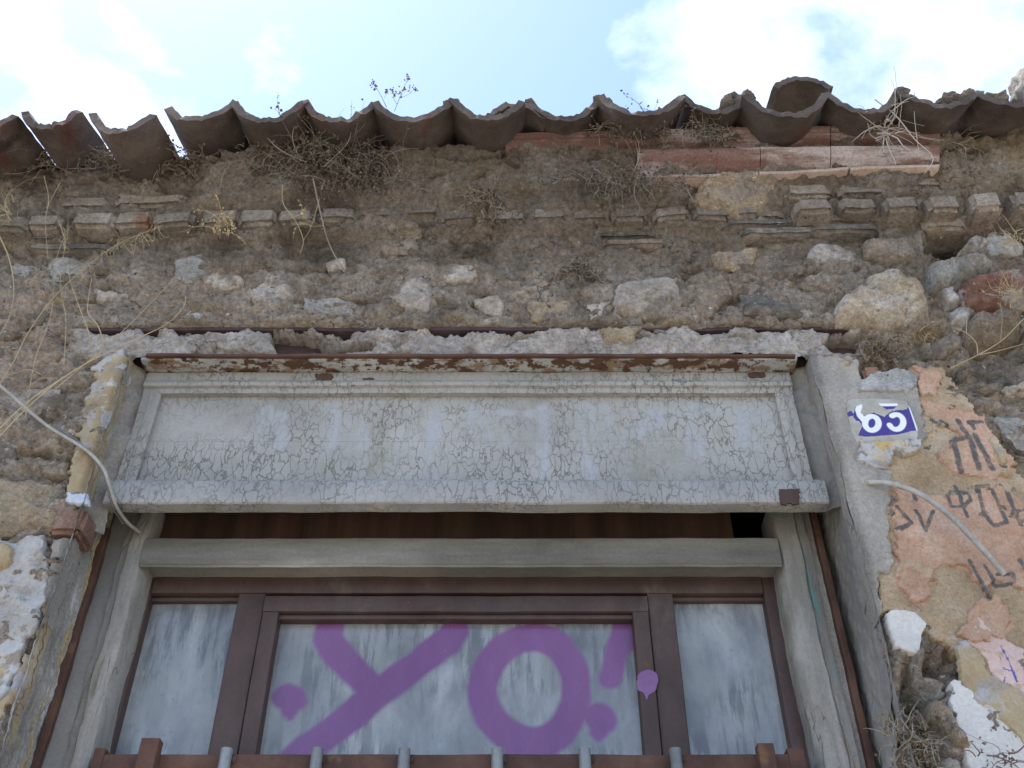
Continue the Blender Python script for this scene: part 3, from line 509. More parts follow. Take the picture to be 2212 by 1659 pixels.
def P_(name, poly, mat, proud, **k): return relief(name, poly, M[mat], proud, parent=wall, **{**dict(step=.0035, edge=.003, dome=.35, rough=.0022, rs=40, jag=.006, js=45), **k})
P_('plaster_patch', PLASTER['sandy'], 'sandy', .016, seed=801, attrs={'ink': ink, 'pink': pk}, jag=.010, rough=.004, rs=20)
for i, p in enumerate(PINKP): P_('plaster_patch', p, 'pink', .0205, seed=810 + i, attrs={'ink': ink}, curl=.006, jag=.012, js=30, skirt=-.012)
P_('plaster_patch', [(2100, 1330), (2150, 1345), (2170, 1390), (2240, 1420), (2240, 1540), (2190, 1500), (2140, 1470), (2120, 1430), (2080, 1400)], 'rose', .0195, seed=820, skirt=-.010, attrs={'blue': stroke_f([([(2155, 1405), (2175, 1440), (2190, 1480)], 6), ([(2160, 1450), (2185, 1460)], 5), ([(2165, 1470), (2160, 1490)], 5), ([(2205, 1420), (2215, 1470)], 5)])})
P_('plaster_patch', PLASTER['yellow'], 'yellow', .023, seed=821, skirt=-.008)
P_('plaster_patch', PLASTER['white'], 'white', .005, seed=822, base=.017, rough=.003, rs=8, skirt=.05, jag=.008, curl=.002)
P_('plaster_patch', [(2012, 1655), (2035, 1640), (2065, 1650), (2075, 1720), (2010, 1720)], 'cement', .03, seed=823)
P_('plaster_patch', PLASTER['cement'], 'cement', .022, seed=824, keepf=lambda x, z: x > XR, rough=.003, rs=14, jag=.007, js=30)
P_('plaster_patch', [(1855, 838), (1870, 822), (1930, 812), (1972, 822), (1978, 845), (1960, 862), (1900, 858), (1845, 862)], 'blue_cement', .030, seed=825, jag=.006, skirt=-.005)
P_('plaster_patch', [(1846, 966), (1900, 968), (1984, 966), (1982, 980), (1960, 999), (1944, 1000), (1926, 986), (1920, 1000), (1912, 1030), (1880, 1026), (1850, 1010)], 'white_worn', .028, seed=826, curl=.004, skirt=-.01)
P_('plaster_patch', [(1906, 1338), (1935, 1328), (1968, 1334), (1994, 1360), (1982, 1385), (1976, 1426), (1955, 1420), (1928, 1408), (1915, 1375)], 'white', .005, base=.024, rough=.003, rs=10, skirt=.06, seed=827, keepf=lambda x, z: x > XR, curl=.002, jag=.004)
P_('plaster_patch', [(2072, 920), (2100, 925), (2180, 1000), (2150, 1015), (2170, 1030)][:0] or Z4([(1770, 900), (1800, 860), (1990, 1030), (1960, 1160), (1930, 1150), (1840, 1010)]), 'yellow', .026, seed=828, skirt=-.012, curl=.003)
P_('plaster_patch', Z4([(1110, 690), (1200, 700), (1225, 760), (1190, 840), (1090, 830)]), 'yellow', .022, seed=829, skirt=-.008)
P_('plaster_patch', PLASTER['left_yellow'], 'yellow', .012, seed=840, jag=.012, keepf=lambda x, z: x < XL)
P_('plaster_patch', [(196, 800), (215, 790), (262, 764), (280, 772), (268, 800), (250, 812), (246, 850), (250, 880), (238, 930), (225, 925), (215, 890), (205, 880), (210, 850), (225, 820)], 'flake', .011, seed=841, keepf=lambda x, z: x < XL, curl=.003, jag=.012, js=28, skirt=-.004)
P_('plaster_patch', [(144, 1066), (196, 1072), (194, 1100), (142, 1090)], 'paleblue', .019, seed=842, skirt=-.008)
P_('plaster_patch', PLASTER['left_white'], 'white_worn', .014, seed=843, jag=.010, js=22, curl=.004, rough=.006, rs=18)
P_('plaster_patch', [(-30, 1190), (20, 1182), (36, 1195), (25, 1230), (-30, 1250)], 'yellow', .027, seed=844, skirt=-.012, curl=.003)
P_('plaster_patch', [(115, 1165), (170, 1155), (160, 1215), (125, 1270), (95, 1340), (100, 1250)], 'cement', .010, seed=845, keepf=lambda x, z: x < XL)
P_('plaster_patch', [(135, 1230), (158, 1210), (155, 1240), (120, 1340), (95, 1400), (60, 1470), (20, 1530), (-30, 1620), (-30, 1560), (40, 1450), (95, 1320)], 'yellow', .012, seed=846, jag=.012, keepf=lambda x, z: x < XL)
# the two side faces of the opening
def reveal(X, sgn, y0, y1, mats, seed):
    ys = np.arange(y0, y1, .004); zs = np.concatenate([np.arange(0, 2.3, .1), np.arange(2.3, ZLB + .004, .004)])
    Yg, Zg = np.meshgrid(ys, zs)
    x = X + corner(Zg) + sgn * (.006 * fbm(Yg, Zg, 7, 4, seed) + .0022 * fbm(Yg, Zg, 40, 4, seed + 9) - .010 * (1 - sstep(Yg, y0, y0 + .022)) + .002)
    return mesh('reveal_plaster', np.stack([x, Yg, Zg], -1).reshape(-1, 3), gridfaces(len(ys), len(zs)), mats, wall)
M['reveal_left'] = surf('flaking_reveal_paint', [(.3, (.17, .155, .135)), (.5, (.27, .255, .235)), (.7, (.37, .36, .345))], 7, (1, 1.4, .6), specks=[(6, .56, .62, (.37, .28, .15), (1, 1.5, .5)), (7, .60, .65, (.43, .43, .45), (1, 1.5, .6)), (60, .62, .7, (.10, .09, .08), None)], bumps=((25, .6, .010), (90, .5, .003)), vary=0, crack=(9, .02, .5, .6, (.08, .07, .06), (1, 1, .6), None))
reveal(XL, -1, -.018, .30, M['reveal_left'], 3); reveal(XR, 1, -.026, .32, M['dark_cement'], 5)
# ------------------------------------------------------------------ sweeps, tubes
def rrect(u0, u1, v0, v1, r=.004):
    r = min(r, (u1 - u0) * .45, (v1 - v0) * .45); out = []
    for cu, cv, a0 in ((u1 - r, v1 - r, 0), (u0 + r, v1 - r, 90), (u0 + r, v0 + r, 180), (u1 - r, v0 + r, 270)):
        for k in range(4): a = R(a0 + 30 * k); out.append((cu + r * math.cos(a), cv + r * math.sin(a)))
    return out
def sweep(name, prof, axis, a0, a1, mat, parent=None, n=None, wob=.0015, seed=0, miter=None, attrs=None, slope=0):
    """closed profile carried along x (profile in y,z) or z (profile in x,y) or y (profile in x,z)"""
    P = np.asarray(prof, float); n = n or max(2, int(abs(a1 - a0) / .02)); m = len(P); t = np.linspace(0, 1, n)
    V = []
    for k in range(n):
        s = a0 + (a1 - a0) * t[k]
        ss = np.full(m, s)
        if miter:                                            # per-profile-point end offsets: (coordinate index, reference, gain at start, gain at end)
            ci, ref, g0, g1 = miter; d = P[:, ci] - ref; ss = (a0 + d * g0) * (1 - t[k]) + (a1 + d * g1) * t[k]
        wx = wob * fbm(np.array([s * 3.0 + seed * 7.7]), np.array([1.3 + seed]), 2, 3, seed)[0]; wy = wob * fbm(np.array([s * 3.0 + seed * 3.1]), np.array([7.3 + seed]), 2, 3, seed + 5)[0]
        fn = wob * .5 * fbm(P[:, 0] * 30 + s * 20, P[:, 1] * 30 + seed, 1, 3, seed)
        a, b = P[:, 0] + wx + fn, P[:, 1] + wy + fn + slope * (s - a0)
        V.append(np.stack([ss, a, b] if axis == 'x' else [a, b, ss] if axis == 'z' else [a, ss, b], 1))
    V = np.concatenate(V); F = []
    for k in range(n - 1):
        for j in range(m): F.append([k * m + j, k * m + (j + 1) % m, (k + 1) * m + (j + 1) % m, (k + 1) * m + j])
    F += [list(range(m))[::-1], list(range((n - 1) * m, n * m))]
    o = mesh(name, V, F, mat, parent)
    bm = bmesh.new(); bm.from_mesh(o.data); bmesh.ops.recalc_face_normals(bm, faces=bm.faces[:]); bm.to_mesh(o.data); bm.free()
    o.data.set_sharp_from_angle(angle=R(35)); return o
def tube_arrays(paths, radii, sides=4):
    V, F = [], []; off = 0
    for pts, r in zip(paths, radii):
        pts = np.asarray(pts, float); n = len(pts); tg = np.gradient(pts, axis=0); tg /= np.linalg.norm(tg, axis=1)[:, None] + 1e-9
        ref = np.array([.31, .83, .46]); u = np.cross(tg, ref); u /= np.linalg.norm(u, axis=1)[:, None] + 1e-9; w = np.cross(tg, u)
        rr = np.asarray(r) if np.ndim(r) else np.full(n, r)
        an = np.arange(sides) * 2 * np.pi / sides
        ring = pts[:, None] + rr[:, None, None] * (np.cos(an)[None, :, None] * u[:, None] + np.sin(an)[None, :, None] * w[:, None])
        V.append(ring.reshape(-1, 3)); i = np.arange((n - 1) * sides); k, j = i // sides, i % sides
        F.append(off + np.stack([k * sides + j, k * sides + (j + 1) % sides, (k + 1) * sides + (j + 1) % sides, (k + 1) * sides + j], 1)); off += n * sides
    return np.concatenate(V), np.concatenate(F)
def smooth_path(pts, n=8):
    P = [np.array(p, float) for p in pts]; P = [2 * P[0] - P[1]] + P + [2 * P[-1] - P[-2]]; out = []
    for i in range(1, len(P) - 2):
        for k in range(n):
            t = k / n; out.append(.5 * (2 * P[i] + (P[i + 1] - P[i - 1]) * t + (2 * P[i - 1] - 5 * P[i] + 4 * P[i + 1] - P[i + 2]) * t * t + (3 * P[i] - P[i - 1] - 3 * P[i + 1] + P[i + 2]) * t ** 3))
    out.append(P[-2]); return np.array(out)
# ------------------------------------------------------------------ steel lintel
lint = thing('steel_lintel', 'rusty grey painted steel lintel beam over the shop opening', 'beam')
sweep('bottom_flange', rrect(.004, .17, ZLB - .010, ZLB + .001, .002), 'x', W(305, 768).x, W(1722, 768).x, M['steel'], lint, wob=.002, seed=1)
sweep('flange_edge', rrect(-.008, .0035, ZLB - .0085, ZLB + .0005, .002), 'x', W(318, 768).x, W(1716, 768).x, M['rust'], lint, wob=.002, seed=2)
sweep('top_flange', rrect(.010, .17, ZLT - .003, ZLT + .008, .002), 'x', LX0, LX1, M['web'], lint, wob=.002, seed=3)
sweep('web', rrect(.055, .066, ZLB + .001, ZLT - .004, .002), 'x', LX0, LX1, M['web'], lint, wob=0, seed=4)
# ------------------------------------------------------------------ sign board
sign = thing('sign_board', 'grey painted wooden fascia sign with cracked paint and ghost letters', 'sign')
YP = .075
zt_, zi_, zb_, zu_ = Zr(803, 2.05), Zr(850, 2.06), Zr(1047, 2.075), Zr(1086, 2.03)
GS = [([(478 + 0, 0)], 0)]
def G(x, y): return (474.4 + x * .582, 847 + y * .582)
GH = [([G(175, 70), G(165, 195)], 38), ([G(225, 95), G(220, 190)], 42), ([G(410, 60), G(405, 195)], 40), ([G(405, 175), G(535, 175)], 26), ([G(535, 130), G(533, 190)], 34), ([G(800, 60), G(795, 200), G(785, 335)], 36), ([G(945, 55), G(950, 120)], 30), ([G(945, 110), G(1055, 185)], 34), ([G(1000, 75), G(1170, 80)], 20), ([G(1205, 65), G(1195, 220), G(1185, 300)], 36),
      ([G(1365, 60), G(1365, 200), G(1365, 330)], 42), ([G(1430, 60), G(1430, 200)], 34), ([G(1500, 185), G(1640, 90)], 36), ([G(1600, 75), G(1690, 75)], 28), ([G(1770, 60), G(1765, 220)], 40), ([G(1830, 75), G(2020, 75)], 26), ([G(1940, 85), G(1960, 190)], 46), ([G(2010, 80), G(2020, 190)], 40)]
_gf = stroke_f(GH, 2 + YP, .45)
def gf(X, Z): return _gf(X + .006 * fbm(X, Z, 25, 2, 3), Z + .006 * fbm(X, Z, 25, 2, 4)) * np.clip(.60 + .70 * fbm(X * 4, Z, 7, 4, 19), 0, .9)
def flat_grid(name, x0, x1, z0, z1, y, mat, parent, step=.005, attrs=None, rel=None, thick=.02):
    xs = np.linspace(x0, x1, max(2, int((x1 - x0) / step))); zs = np.linspace(z0, z1, max(2, int((z1 - z0) / step))); X, Z = np.meshgrid(xs, zs)
    yy = np.full(X.shape, y) if rel is None else y - rel(X, Z)
    V = np.stack([X, yy, Z], -1).reshape(-1, 3); F = gridfaces(len(xs), len(zs)).tolist()
    nx, nz = len(xs), len(zs); ring = [i for i in range(nx)] + [r * nx + nx - 1 for r in range(1, nz)] + [(nz - 1) * nx + i for i in range(nx - 2, -1, -1)] + [r * nx for r in range(nz - 2, 0, -1)]
    B = V[ring].copy(); B[:, 1] = y + thick; o0 = len(V); V = np.concatenate([V, B]); k = len(ring)
    for i in range(k): F.append([ring[(i + 1) % k], ring[i], o0 + i, o0 + (i + 1) % k])
    A = {q: np.concatenate([f(X, Z).ravel(), np.zeros(k)]) for q, f in attrs.items()} if attrs else None
    return mesh(name, V, F, mat, parent, attrs=A, sharp=40)
zsplit = Zr(953, 2 + YP); xa, xb = -.935, .705
wr = lambda X, Z: .0012 * fbm(X, Z, 3, 3, 91) + .0005 * fbm(X * .3, Z, 40, 3, 92)
zero = lambda X, Z: np.zeros(X.shape)
flat_grid('plank', xa, xb, zsplit + .00015, zi_ + .012, YP, M['paint'], sign, attrs={'ghost': gf, 'bare': zero}, rel=wr)
flat_grid('plank', xa, xb, zb_ - .02, zsplit - .00015, YP + .0003, M['paint'], sign, attrs={'ghost': gf, 'bare': zero}, rel=wr)
# mouldings: outer flat, raised bead, inner slope
z0_, z1_ = zi_, zt_; hh = z1_ - z0_
sweep('top_moulding', [(.10, z1_), (.052, z1_), (.050, z1_ - .004), (.050, z0_ + .55 * hh), (.046, z0_ + .5 * hh), (.043, z0_ + .36 * hh), (.046, z0_ + .24 * hh), (.055, z0_ + .20 * hh), (.058, z0_), (.10, z0_)], 'x', -.965, .735, M['paint'], sign, wob=.0015, seed=11)
def side_mould(x_out, x_in, seed):
    s = 1 if x_in > x_out else -1; w = abs(x_in - x_out)
    prof = [(x_out, .10), (x_out, .053), (x_out + s * .45 * w, .051), (x_out + s * .52 * w, .046), (x_out + s * .68 * w, .044), (x_out + s * .78 * w, .052), (x_in, .060), (x_in, .10)]
    sweep('side_moulding', prof, 'z', zb_ - .015, z0_ - .0015, M['paint'], sign, wob=.0015, seed=seed)
side_mould(-.962, -.918, 12); side_mould(.732, .688, 13)
sweep('bottom_rail', [(.072, zb_ - .003), (.052, zb_ - .002), (.047, zb_ - .012), (.036, zb_ - .016), (.032, zb_ - .022), (.031, zu_ + .003), (.035, zu_), (.072, zu_ + .001)], 'x', -.968, .752, M['paint'], sign, wob=.002, seed=14)
for (a, b, c, d) in ((1684, 1058, 1726, 1090), (683, 808, 716, 824), (786, 818, 806, 832), (1616, 806, 1650, 816)):
    Yq = 2.03 if b > 1000 else 2.049
    P_('bare_patch', [(a, b), (c, b - 1), (c + 3, (b + d) / 2), (c - 2, d), (a + 3, d), (a - 2, (b + d) / 2)], 'plywood', .0012, Y=Yq, base=-(Yq - 2) + .0012, rough=.0006, jag=.004, js=80, skirt=.004, seed=int(a)).parent = sign
sweep('backing', rrect(.101, .125, zb_ + .01, zt_ - .002, .002), 'x', -.955, .725, M['deck'], sign, wob=0)
# plaster packed beside the sign
def pack(x0, x1, z0, z1, y, seed, mat):
    xs = np.arange(x0, x1, .0045); zs = np.arange(z0, z1, .0045); X, Z = np.meshgrid(xs, zs)
    yy = y + .012 * fbm(X, Z, 12, 4, seed) + .004 * fbm(X, Z, 45, 3, seed + 4) + .03 * (X - x0) / (x1 - x0) * (1 if x0 < 0 else -1)
    mesh('packed_plaster', np.stack([X, yy, Z], -1).reshape(-1, 3), gridfaces(len(xs), len(zs)), mat, wall)
pack(XL - .01, -.958, Zr(1150, 2.06), ZLB + .004, .035, 7, M['cement']); pack(.728, XR + .012, Zr(1100, 2.06), ZLB + .004, .075, 8, M['dark_cement'])
# ------------------------------------------------------------------ plywood behind the gap
zh_t = Zr(1163, 2.15)
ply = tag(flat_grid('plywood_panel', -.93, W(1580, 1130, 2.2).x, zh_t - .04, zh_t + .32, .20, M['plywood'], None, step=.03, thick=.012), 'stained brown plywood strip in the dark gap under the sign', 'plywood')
# ------------------------------------------------------------------ wooden door frame
frame = thing('door_frame', 'weathered grey wooden door frame inside the shop opening', 'door frame')
zh_b, zh_c = Zr(1250, 2.235), Zr(1226, 2.15)
jl0, jl1, jr0, jr1 = -.945, -.880, .642, .728
sweep('head', [(.235, zh_t), (.152, zh_t + .001), (.149, zh_t - .004), (.149, zh_c + .012), (.153, zh_c + .009), (.153, zh_c + .003), (.165, zh_b + .008), (.235, zh_b)], 'x', jl1 - .012, jr0 + .004, M['wood'], frame, wob=.0014, seed=21)
for (a, b, s, sd) in ((jl0, jl1, 1, 22), (jr0, jr1, -1, 23)):
    inn, out = (b, a) if s > 0 else (a, b); w = b - a
    prof = [(out, .25), (out, .165), (out + s * .25 * w, .160), (out + s * .33 * w, .150), (out + s * .62 * w, .148), (out + s * .86 * w, .156), (inn, .175), (inn, .25)]
    sweep('jamb', prof, 'z', 0, zh_t + .10, M['jamb'], frame, n=150, wob=.004, seed=sd)
sweep('side_board', rrect(XL + .004, jl0 - .001, .172, .24, .003), 'z', 0, zh_t + .12, M['dark_cement'], frame, wob=.004, seed=24)
sweep('side_board', rrect(jr1 + .001, XR - .016, .185, .25, .003), 'z', 0, zh_t + .12, M['cement'], frame, wob=.003, seed=25)
xs_ = W(232, 1174, 2.17).x
sweep('angle_iron', rrect(XL - .006, XL + .012, .150, .171, .002), 'z', 0, zh_t + .03, M['rust'], frame, wob=.003, seed=26)
sweep('angle_iron', rrect(.748, .764, .165, .186, .002), 'z', 0, zh_t + .10, M['rust'], frame, wob=.002, seed=27)
# ------------------------------------------------------------------ metal window and door leaf
win = thing('shop_window', 'brown metal shop window with three grimy panes and purple graffiti reading YO', 'window')
YF = 2.235; fz_t = Zr(1251, YF) + .02
lx0, lx1 = W(333, 1297, 2.262).x, W(520, 1300, 2.262).x; cx0, cx1 = W(607, 1343, 2.262).x, W(1363, 1335, 2.262).x; rx0, rx1 = W(1450, 1295, 2.262).x, W(1645, 1297, 2.262).x
pz_t = Zr(1297, 2.262); cz_t = Zr(1340, 2.262); m0, m1 = W(574, 1290, 2.23).x, W(1397, 1290, 2.23).x
ZB = 1.0
fr = lambda nm, x0, x1, z0, z1, y0, y1, ax, sd, mt='brown', par=win: sweep(nm, rrect(y0, y1, z0, z1, .003) if ax == 'x' else rrect(x0, x1, y0, y1, .003), ax, x0 if ax == 'x' else z0, x1 if ax == 'x' else z1, M[mt], par, n=30, wob=.0008, seed=sd)
fr('stile', jl1 - .012, lx0, 0, fz_t, .230, .285, 'z', 31); fr('stile', rx1, jr0 + .012, 0, fz_t, .230, .285, 'z', 32)
fr('mullion', lx1, m0 - .002, 0, pz_t + .0015, .232, .285, 'z', 33); fr('mullion', m1 + .002, rx0, 0, pz_t + .0015, .232, .285, 'z', 34)
fr('top_rail', lx0 + .001, rx1 - .001, pz_t + .002, fz_t, .228, .285, 'x', 35)
fr('glazing_bead', lx0, lx1, pz_t - .010, pz_t + .001, .246, .275, 'x', 36); fr('glazing_bead', rx0, rx1, pz_t - .010, pz_t + .001, .246, .275, 'x', 37)
sash = fr('sash', m0, m1, cz_t + .003, pz_t - .008, .224, .280, 'x', 38)
fr('sash_stile', m0, cx0, ZB, cz_t + .002, .225, .280, 'z', 39, par=sash); fr('sash_stile', cx1, m1, ZB, cz_t + .002, .225, .280, 'z', 40, par=sash)
fr('glazing_bead', cx0, cx1, cz_t - .010, cz_t + .002, .236, .275, 'x', 41)
fr('bottom_rail', lx0 + .001, rx1 - .001, ZB - .12, ZB, .229, .285, 'x', 42)
flat_grid('kick_panel', lx0, rx1, .02, ZB - .12, .24, M['brown'], win, step=.2)
EL = [(1143 + 101 * math.cos(a), 1489 + 113 * math.sin(a) + 6 * math.sin(2 * a)) for a in np.linspace(0, 2 * np.pi, 40)]
SPRAY = [([(714, 1352), (708, 1380), (730, 1415), (770, 1455), (815, 1495)], 60), ([(982, 1362), (965, 1385), (860, 1465), (760, 1545), (630, 1645)], 62), (EL, 62), ([(1350, 1335), (1340, 1375), (1318, 1465)], 46), ([(1352, 1340), (1345, 1385)], 56),
         ([(620, 1505), (632, 1510)], 56), ([(626, 1518), (626, 1534)], 32), ([(626, 1532), (627, 1549)], 12), ([(1294, 1548), (1298, 1552)], 60), ([(1294, 1562), (1293, 1578)], 34), ([(1293, 1578), (1293, 1592)], 14), ([(1120, 1625), (1170, 1625)], 60)]
def spray_f(X, Z):
    r = np.zeros(X.shape); Xw = X + .004 * fbm(X, Z, 12, 2, 5); Zw = Z + .004 * fbm(X, Z, 12, 2, 6)
    for p, w in SPRAY:
        P = XZ(p, 2.262); wd = w * pxm(1490, 2.262) / 2; r = np.maximum(r, 1 - sstep(sdline(Xw, Zw, P), wd - .008, wd + .013))
    return r
flat_grid('pane', lx0 - .01, lx1 + .01, ZB, pz_t + .01, .262, M['glass'], win, step=.03, attrs={'paint': zero}, thick=.005)
flat_grid('pane', cx0 - .01, cx1 + .01, ZB, cz_t + .01, .2625, M['glass'], win, step=.004, attrs={'paint': spray_f}, thick=.005)
flat_grid('pane', rx0 - .01, rx1 + .01, ZB, pz_t + .01, .262, M['glass'], win, step=.03, attrs={'paint': zero}, thick=.005)
P_('paint_blob', [(1378, 1455), (1400, 1445), (1420, 1455), (1422, 1480), (1412, 1495), (1402, 1500), (1398, 1512), (1392, 1500), (1378, 1492), (1374, 1475)], 'spray', .0006, Y=2.225, base=-.2245, rough=0, jag=.002, skirt=.002, smoothk=2, seed=3).parent = win
# ------------------------------------------------------------------ security grille
gr = thing('security_grille', 'rusty brown steel grille top with grey upright bars below the graffiti', 'grille')
YG = 2.12; gz = Zr(1629, YG); gx0, gx1 = W(208, 1629, YG).x, W(1738, 1629, YG).x
sweep('rail', rrect(.12, .150, gz - .045, gz, .003), 'x', gx0, gx1, M['rust'], gr, wob=.001, seed=51)
sweep('rail', rrect(.12, .150, 1.05, 1.095, .003), 'x', gx0, gx1, M['rust'], gr, wob=.001, seed=52)
for i, (a, b, top) in enumerate(((302, 342, 1597), (1636, 1672, 1608))):
    x0, x1 = W(a, 1620, 2.095).x, W(b, 1620, 2.095).x; sweep('post', rrect(x0, x1, .088, .1185, .003), 'z', .9, Zr(top, 2.095), M['rust'], gr, n=30, wob=.0008, seed=53 + i)
for i, (a, b) in enumerate(((205, 228), (1700, 1736))):
    sweep('bracket', rrect(W(a, 1620, YG).x, W(b, 1620, YG).x, .118, .215, .002), 'z', gz - .06, gz + .012, M['rust'], gr, n=4, wob=.0005, seed=56 + i)
def weld(par, x, y, z, i):
    bm = bmesh.new(); bmesh.ops.create_icosphere(bm, subdivisions=2, radius=.006)
    for v in bm.verts: v.co *= random.uniform(.7, 1.15); v.co.z *= 1.5; v.co += Vector((x, y, z))
    me = bpy.data.meshes.new('weld'); bm.to_mesh(me); bm.free(); me.materials.append(M['web']); o = bpy.data.objects.new('weld', me); C.objects.link(o); o.parent = par
for i, x in enumerate((488, 684, 873, 1074, 1264, 1460)):
    xc = W(x, 1640, 2.11).x; a = np.linspace(0, 2 * np.pi, 15)[:-1]; prof = [(xc + .0125 * math.cos(q), .108 + .0125 * math.sin(q)) for q in a]
    b = sweep('bar', prof, 'z', .95, Zr(1617, 2.105), M['bar'], gr, n=30, wob=.0006, seed=60 + i); weld(b, xc + .0145, .116, gz - .012, i)
# ------------------------------------------------------------------ house number plate
YN = 1.974
pc = Z4([(330, 420), (400, 395), (900, 395), (975, 430), (1110, 760), (1100, 840), (1060, 872), (480, 900), (410, 850), (340, 560)])
blue = poly_f([Z4([(450, 640), (470, 600), (610, 555), (720, 600), (800, 540), (960, 520), (980, 470), (1000, 480), (1085, 745), (1010, 750), (860, 790), (700, 800), (520, 812), (445, 795), (490, 700)]), Z4([(395, 600), (410, 500), (485, 462), (490, 500), (470, 550), (510, 590), (470, 650), (420, 640)]), Z4([(650, 460), (865, 455), (862, 490), (820, 520), (740, 520)]), Z4([(330, 540), (370, 530), (410, 590), (350, 590)])], YN, .004)
ring6 = [(590 + 72 * math.cos(a), 668 + 75 * math.sin(a)) for a in np.linspace(0, 6.3, 24)]; arc5 = [(848 + 75 * math.cos(a), 655 + 78 * math.sin(a)) for a in np.linspace(R(-125), R(155), 24)]
whitef = stroke_f([(Z4(ring6), 13), (Z4([(520, 650), (468, 590), (448, 530), (470, 470)]), 14), (Z4(arc5), 13), (Z4([(655, 474), (860, 472)]), 8), (Z4([(990, 480), (1075, 742)]), 4.5)], YN, .12)
num = relief('house_number_plate', pc, M['plate'], .008, YN, step=.0013, edge=.014, dome=.6, rough=.0006, rs=30, jag=.0005, smoothk=1, base=.021, skirt=.02, attrs={'enamel': blue, 'white': whitef}, parent=wall)
num.parent = None; tag(num, 'worn blue enamel house number plate reading 65 set in cement', 'number plate')
# ------------------------------------------------------------------ cables
def cable(name, pts, r, mat, label, Ys):
    path = smooth_path([W(x, y, Y) for (x, y), Y in zip(pts, Ys)], 10); V, F = tube_arrays([path], [r], 8)
    n = len(V); F = F.tolist() + [list(range(8))[::-1], list(range(n - 8, n))]
    return tag(mesh(name, V, F, M[mat], None, sharp=60), label, 'cable')
cable('cable', [(-40, 800), (20, 850), (100, 918), (180, 968), (222, 1010), (240, 1060), (252, 1095), (275, 1128), (302, 1150)], .0042, 'cable_grey', 'pale grey cable slanting down from the left into the sign corner', [1.93, 1.94, 1.96, 1.97, 1.975, 2.0, 2.03, 2.09, 2.14])
cable('cable', [(-40, 846), (30, 882), (110, 923), (160, 948), (196, 984), (226, 1022), (236, 1062), (246, 1098), (266, 1130)], .0038, 'cable_dark', 'dark grey cable running just below the pale one on the left', [1.95, 1.96, 1.97, 1.975, 1.98, 1.985, 2.0, 2.035, 2.10])
cb = cable('cable', [(1856, 1043), (1890, 1042), (1925, 1045), (1985, 1066), (2050, 1112), (2105, 1168), (2140, 1206), (2170, 1241)], .0062, 'cable_grey', 'short thick grey cable sticking out below the number plate', [1.985, 1.965, 1.95, 1.93, 1.92, 1.92, 1.925, 1.935])
_p = [W(1934 + d, 1047 + d * .25, 1.946) for d in (-4, 0, 4, 8)]; V, F = tube_arrays([_p], [[.0064, .0085, .0085, .0064]], 8); mesh('collar', V, F, M['cable_grey'], cb)
# ------------------------------------------------------------------ tiled roof
roof = thing('tiled_roof', 'row of weathered clay barrel tiles along the sagging eaves', 'roof')
SLOPE = R(20); YT = 1.755
def tile_mesh(name, c, hw, sag, tiltx, L, seed, up=True, mat=None, parent=None, slope=SLOPE, rough=.004, taper=.86, yaw=0):
    nx, nl = 22, 16; s = np.linspace(-1, 1, nx); t = np.linspace(0, 1, nl); S, T = np.meshgrid(s, t); th = .0115
    rr = np.random.default_rng(seed); sh = []
    for side in (1, -1):
        hwx = hw * (1 - (1 - taper) * T); z = sag * np.abs(S) ** 2.3 * (1 if up else -1) + tiltx * S * hw
        nx_ = -np.sign(S) * 2.3 * np.abs(S) ** 1.3 * sag / hw * (1 if up else -1); nl_ = np.sqrt(nx_ ** 2 + 1)
        x = S * hwx + side * th * nx_ / nl_; z = z + side * th / nl_
        d = T * L; chip = np.where(T < .01, .008 * fbm(S * 4 + seed, S * 0, 1, 4, seed, .6) + .014 * np.clip(fbm(S * 2.3 + seed * 1.9, S * 0 + side, 1, 2, seed + 2) - .25, 0, 1), 0)
        z = z + rough * fbm(x * 14 + seed, d * 10, 1, 4, seed) + (.0015 * fbm(x * 60, d * 60 + seed, 1, 2, seed + 3)); x = x + rough * .6 * fbm(x * 9, d * 9 + seed * 2, 1, 3, seed + 7)
        y = d * math.cos(slope) - z * math.sin(slope) * 0 + chip; zz = z + d * math.sin(slope)
        sh.append(np.stack([x + d * yaw, y, zz], -1))
    V = np.concatenate([a.reshape(-1, 3) for a in sh]) + np.array(c); n = nx * nl
    F = gridfaces(nx, nl).tolist(); F2 = [[q + n for q in f[::-1]] for f in F]; E = []
    ring = list(range(nx)) + [r * nx + nx - 1 for r in range(1, nl)] + [(nl - 1) * nx + i for i in range(nx - 2, -1, -1)] + [r * nx for r in range(nl - 2, 0, -1)]
    for i in range(len(ring)): a, b = ring[i], ring[(i + 1) % len(ring)]; E.append([b, a, a + n, b + n])
    return mesh(name, V, F + F2 + E, mat or M['tile'], parent, sharp=50)
TL = [((-110, 262), (-40, 285), (28, 248)), ((56, 242), (95, 268), (168, 240)), ((202, 245), (252, 276), (327, 247)), ((364, 232), (420, 251), (505, 222)), ((509, 221), (570, 253), (655, 218)), ((660, 218), (726, 253), (806, 223)), ((813, 222), (880, 250), (975, 216)), ((981, 216), (1047, 248), (1124, 220)), ((1144, 214), (1214, 248), (1296, 209)), ((1301, 209), (1374, 239), (1471, 206)),
      ((1476, 206), (1534, 235), (1609, 207)), ((1614, 207), (1697, 241), (1781, 202)), ((1786, 202), (1862, 233), (1940, 194)), ((1945, 194), (2022, 223), (2104, 199)), ((2110, 200), (2192, 222), (2270, 194)), ((2276, 194), (2350, 218), (2430, 188)), ((-270, 262), (-200, 285), (-120, 255))]
joints = []
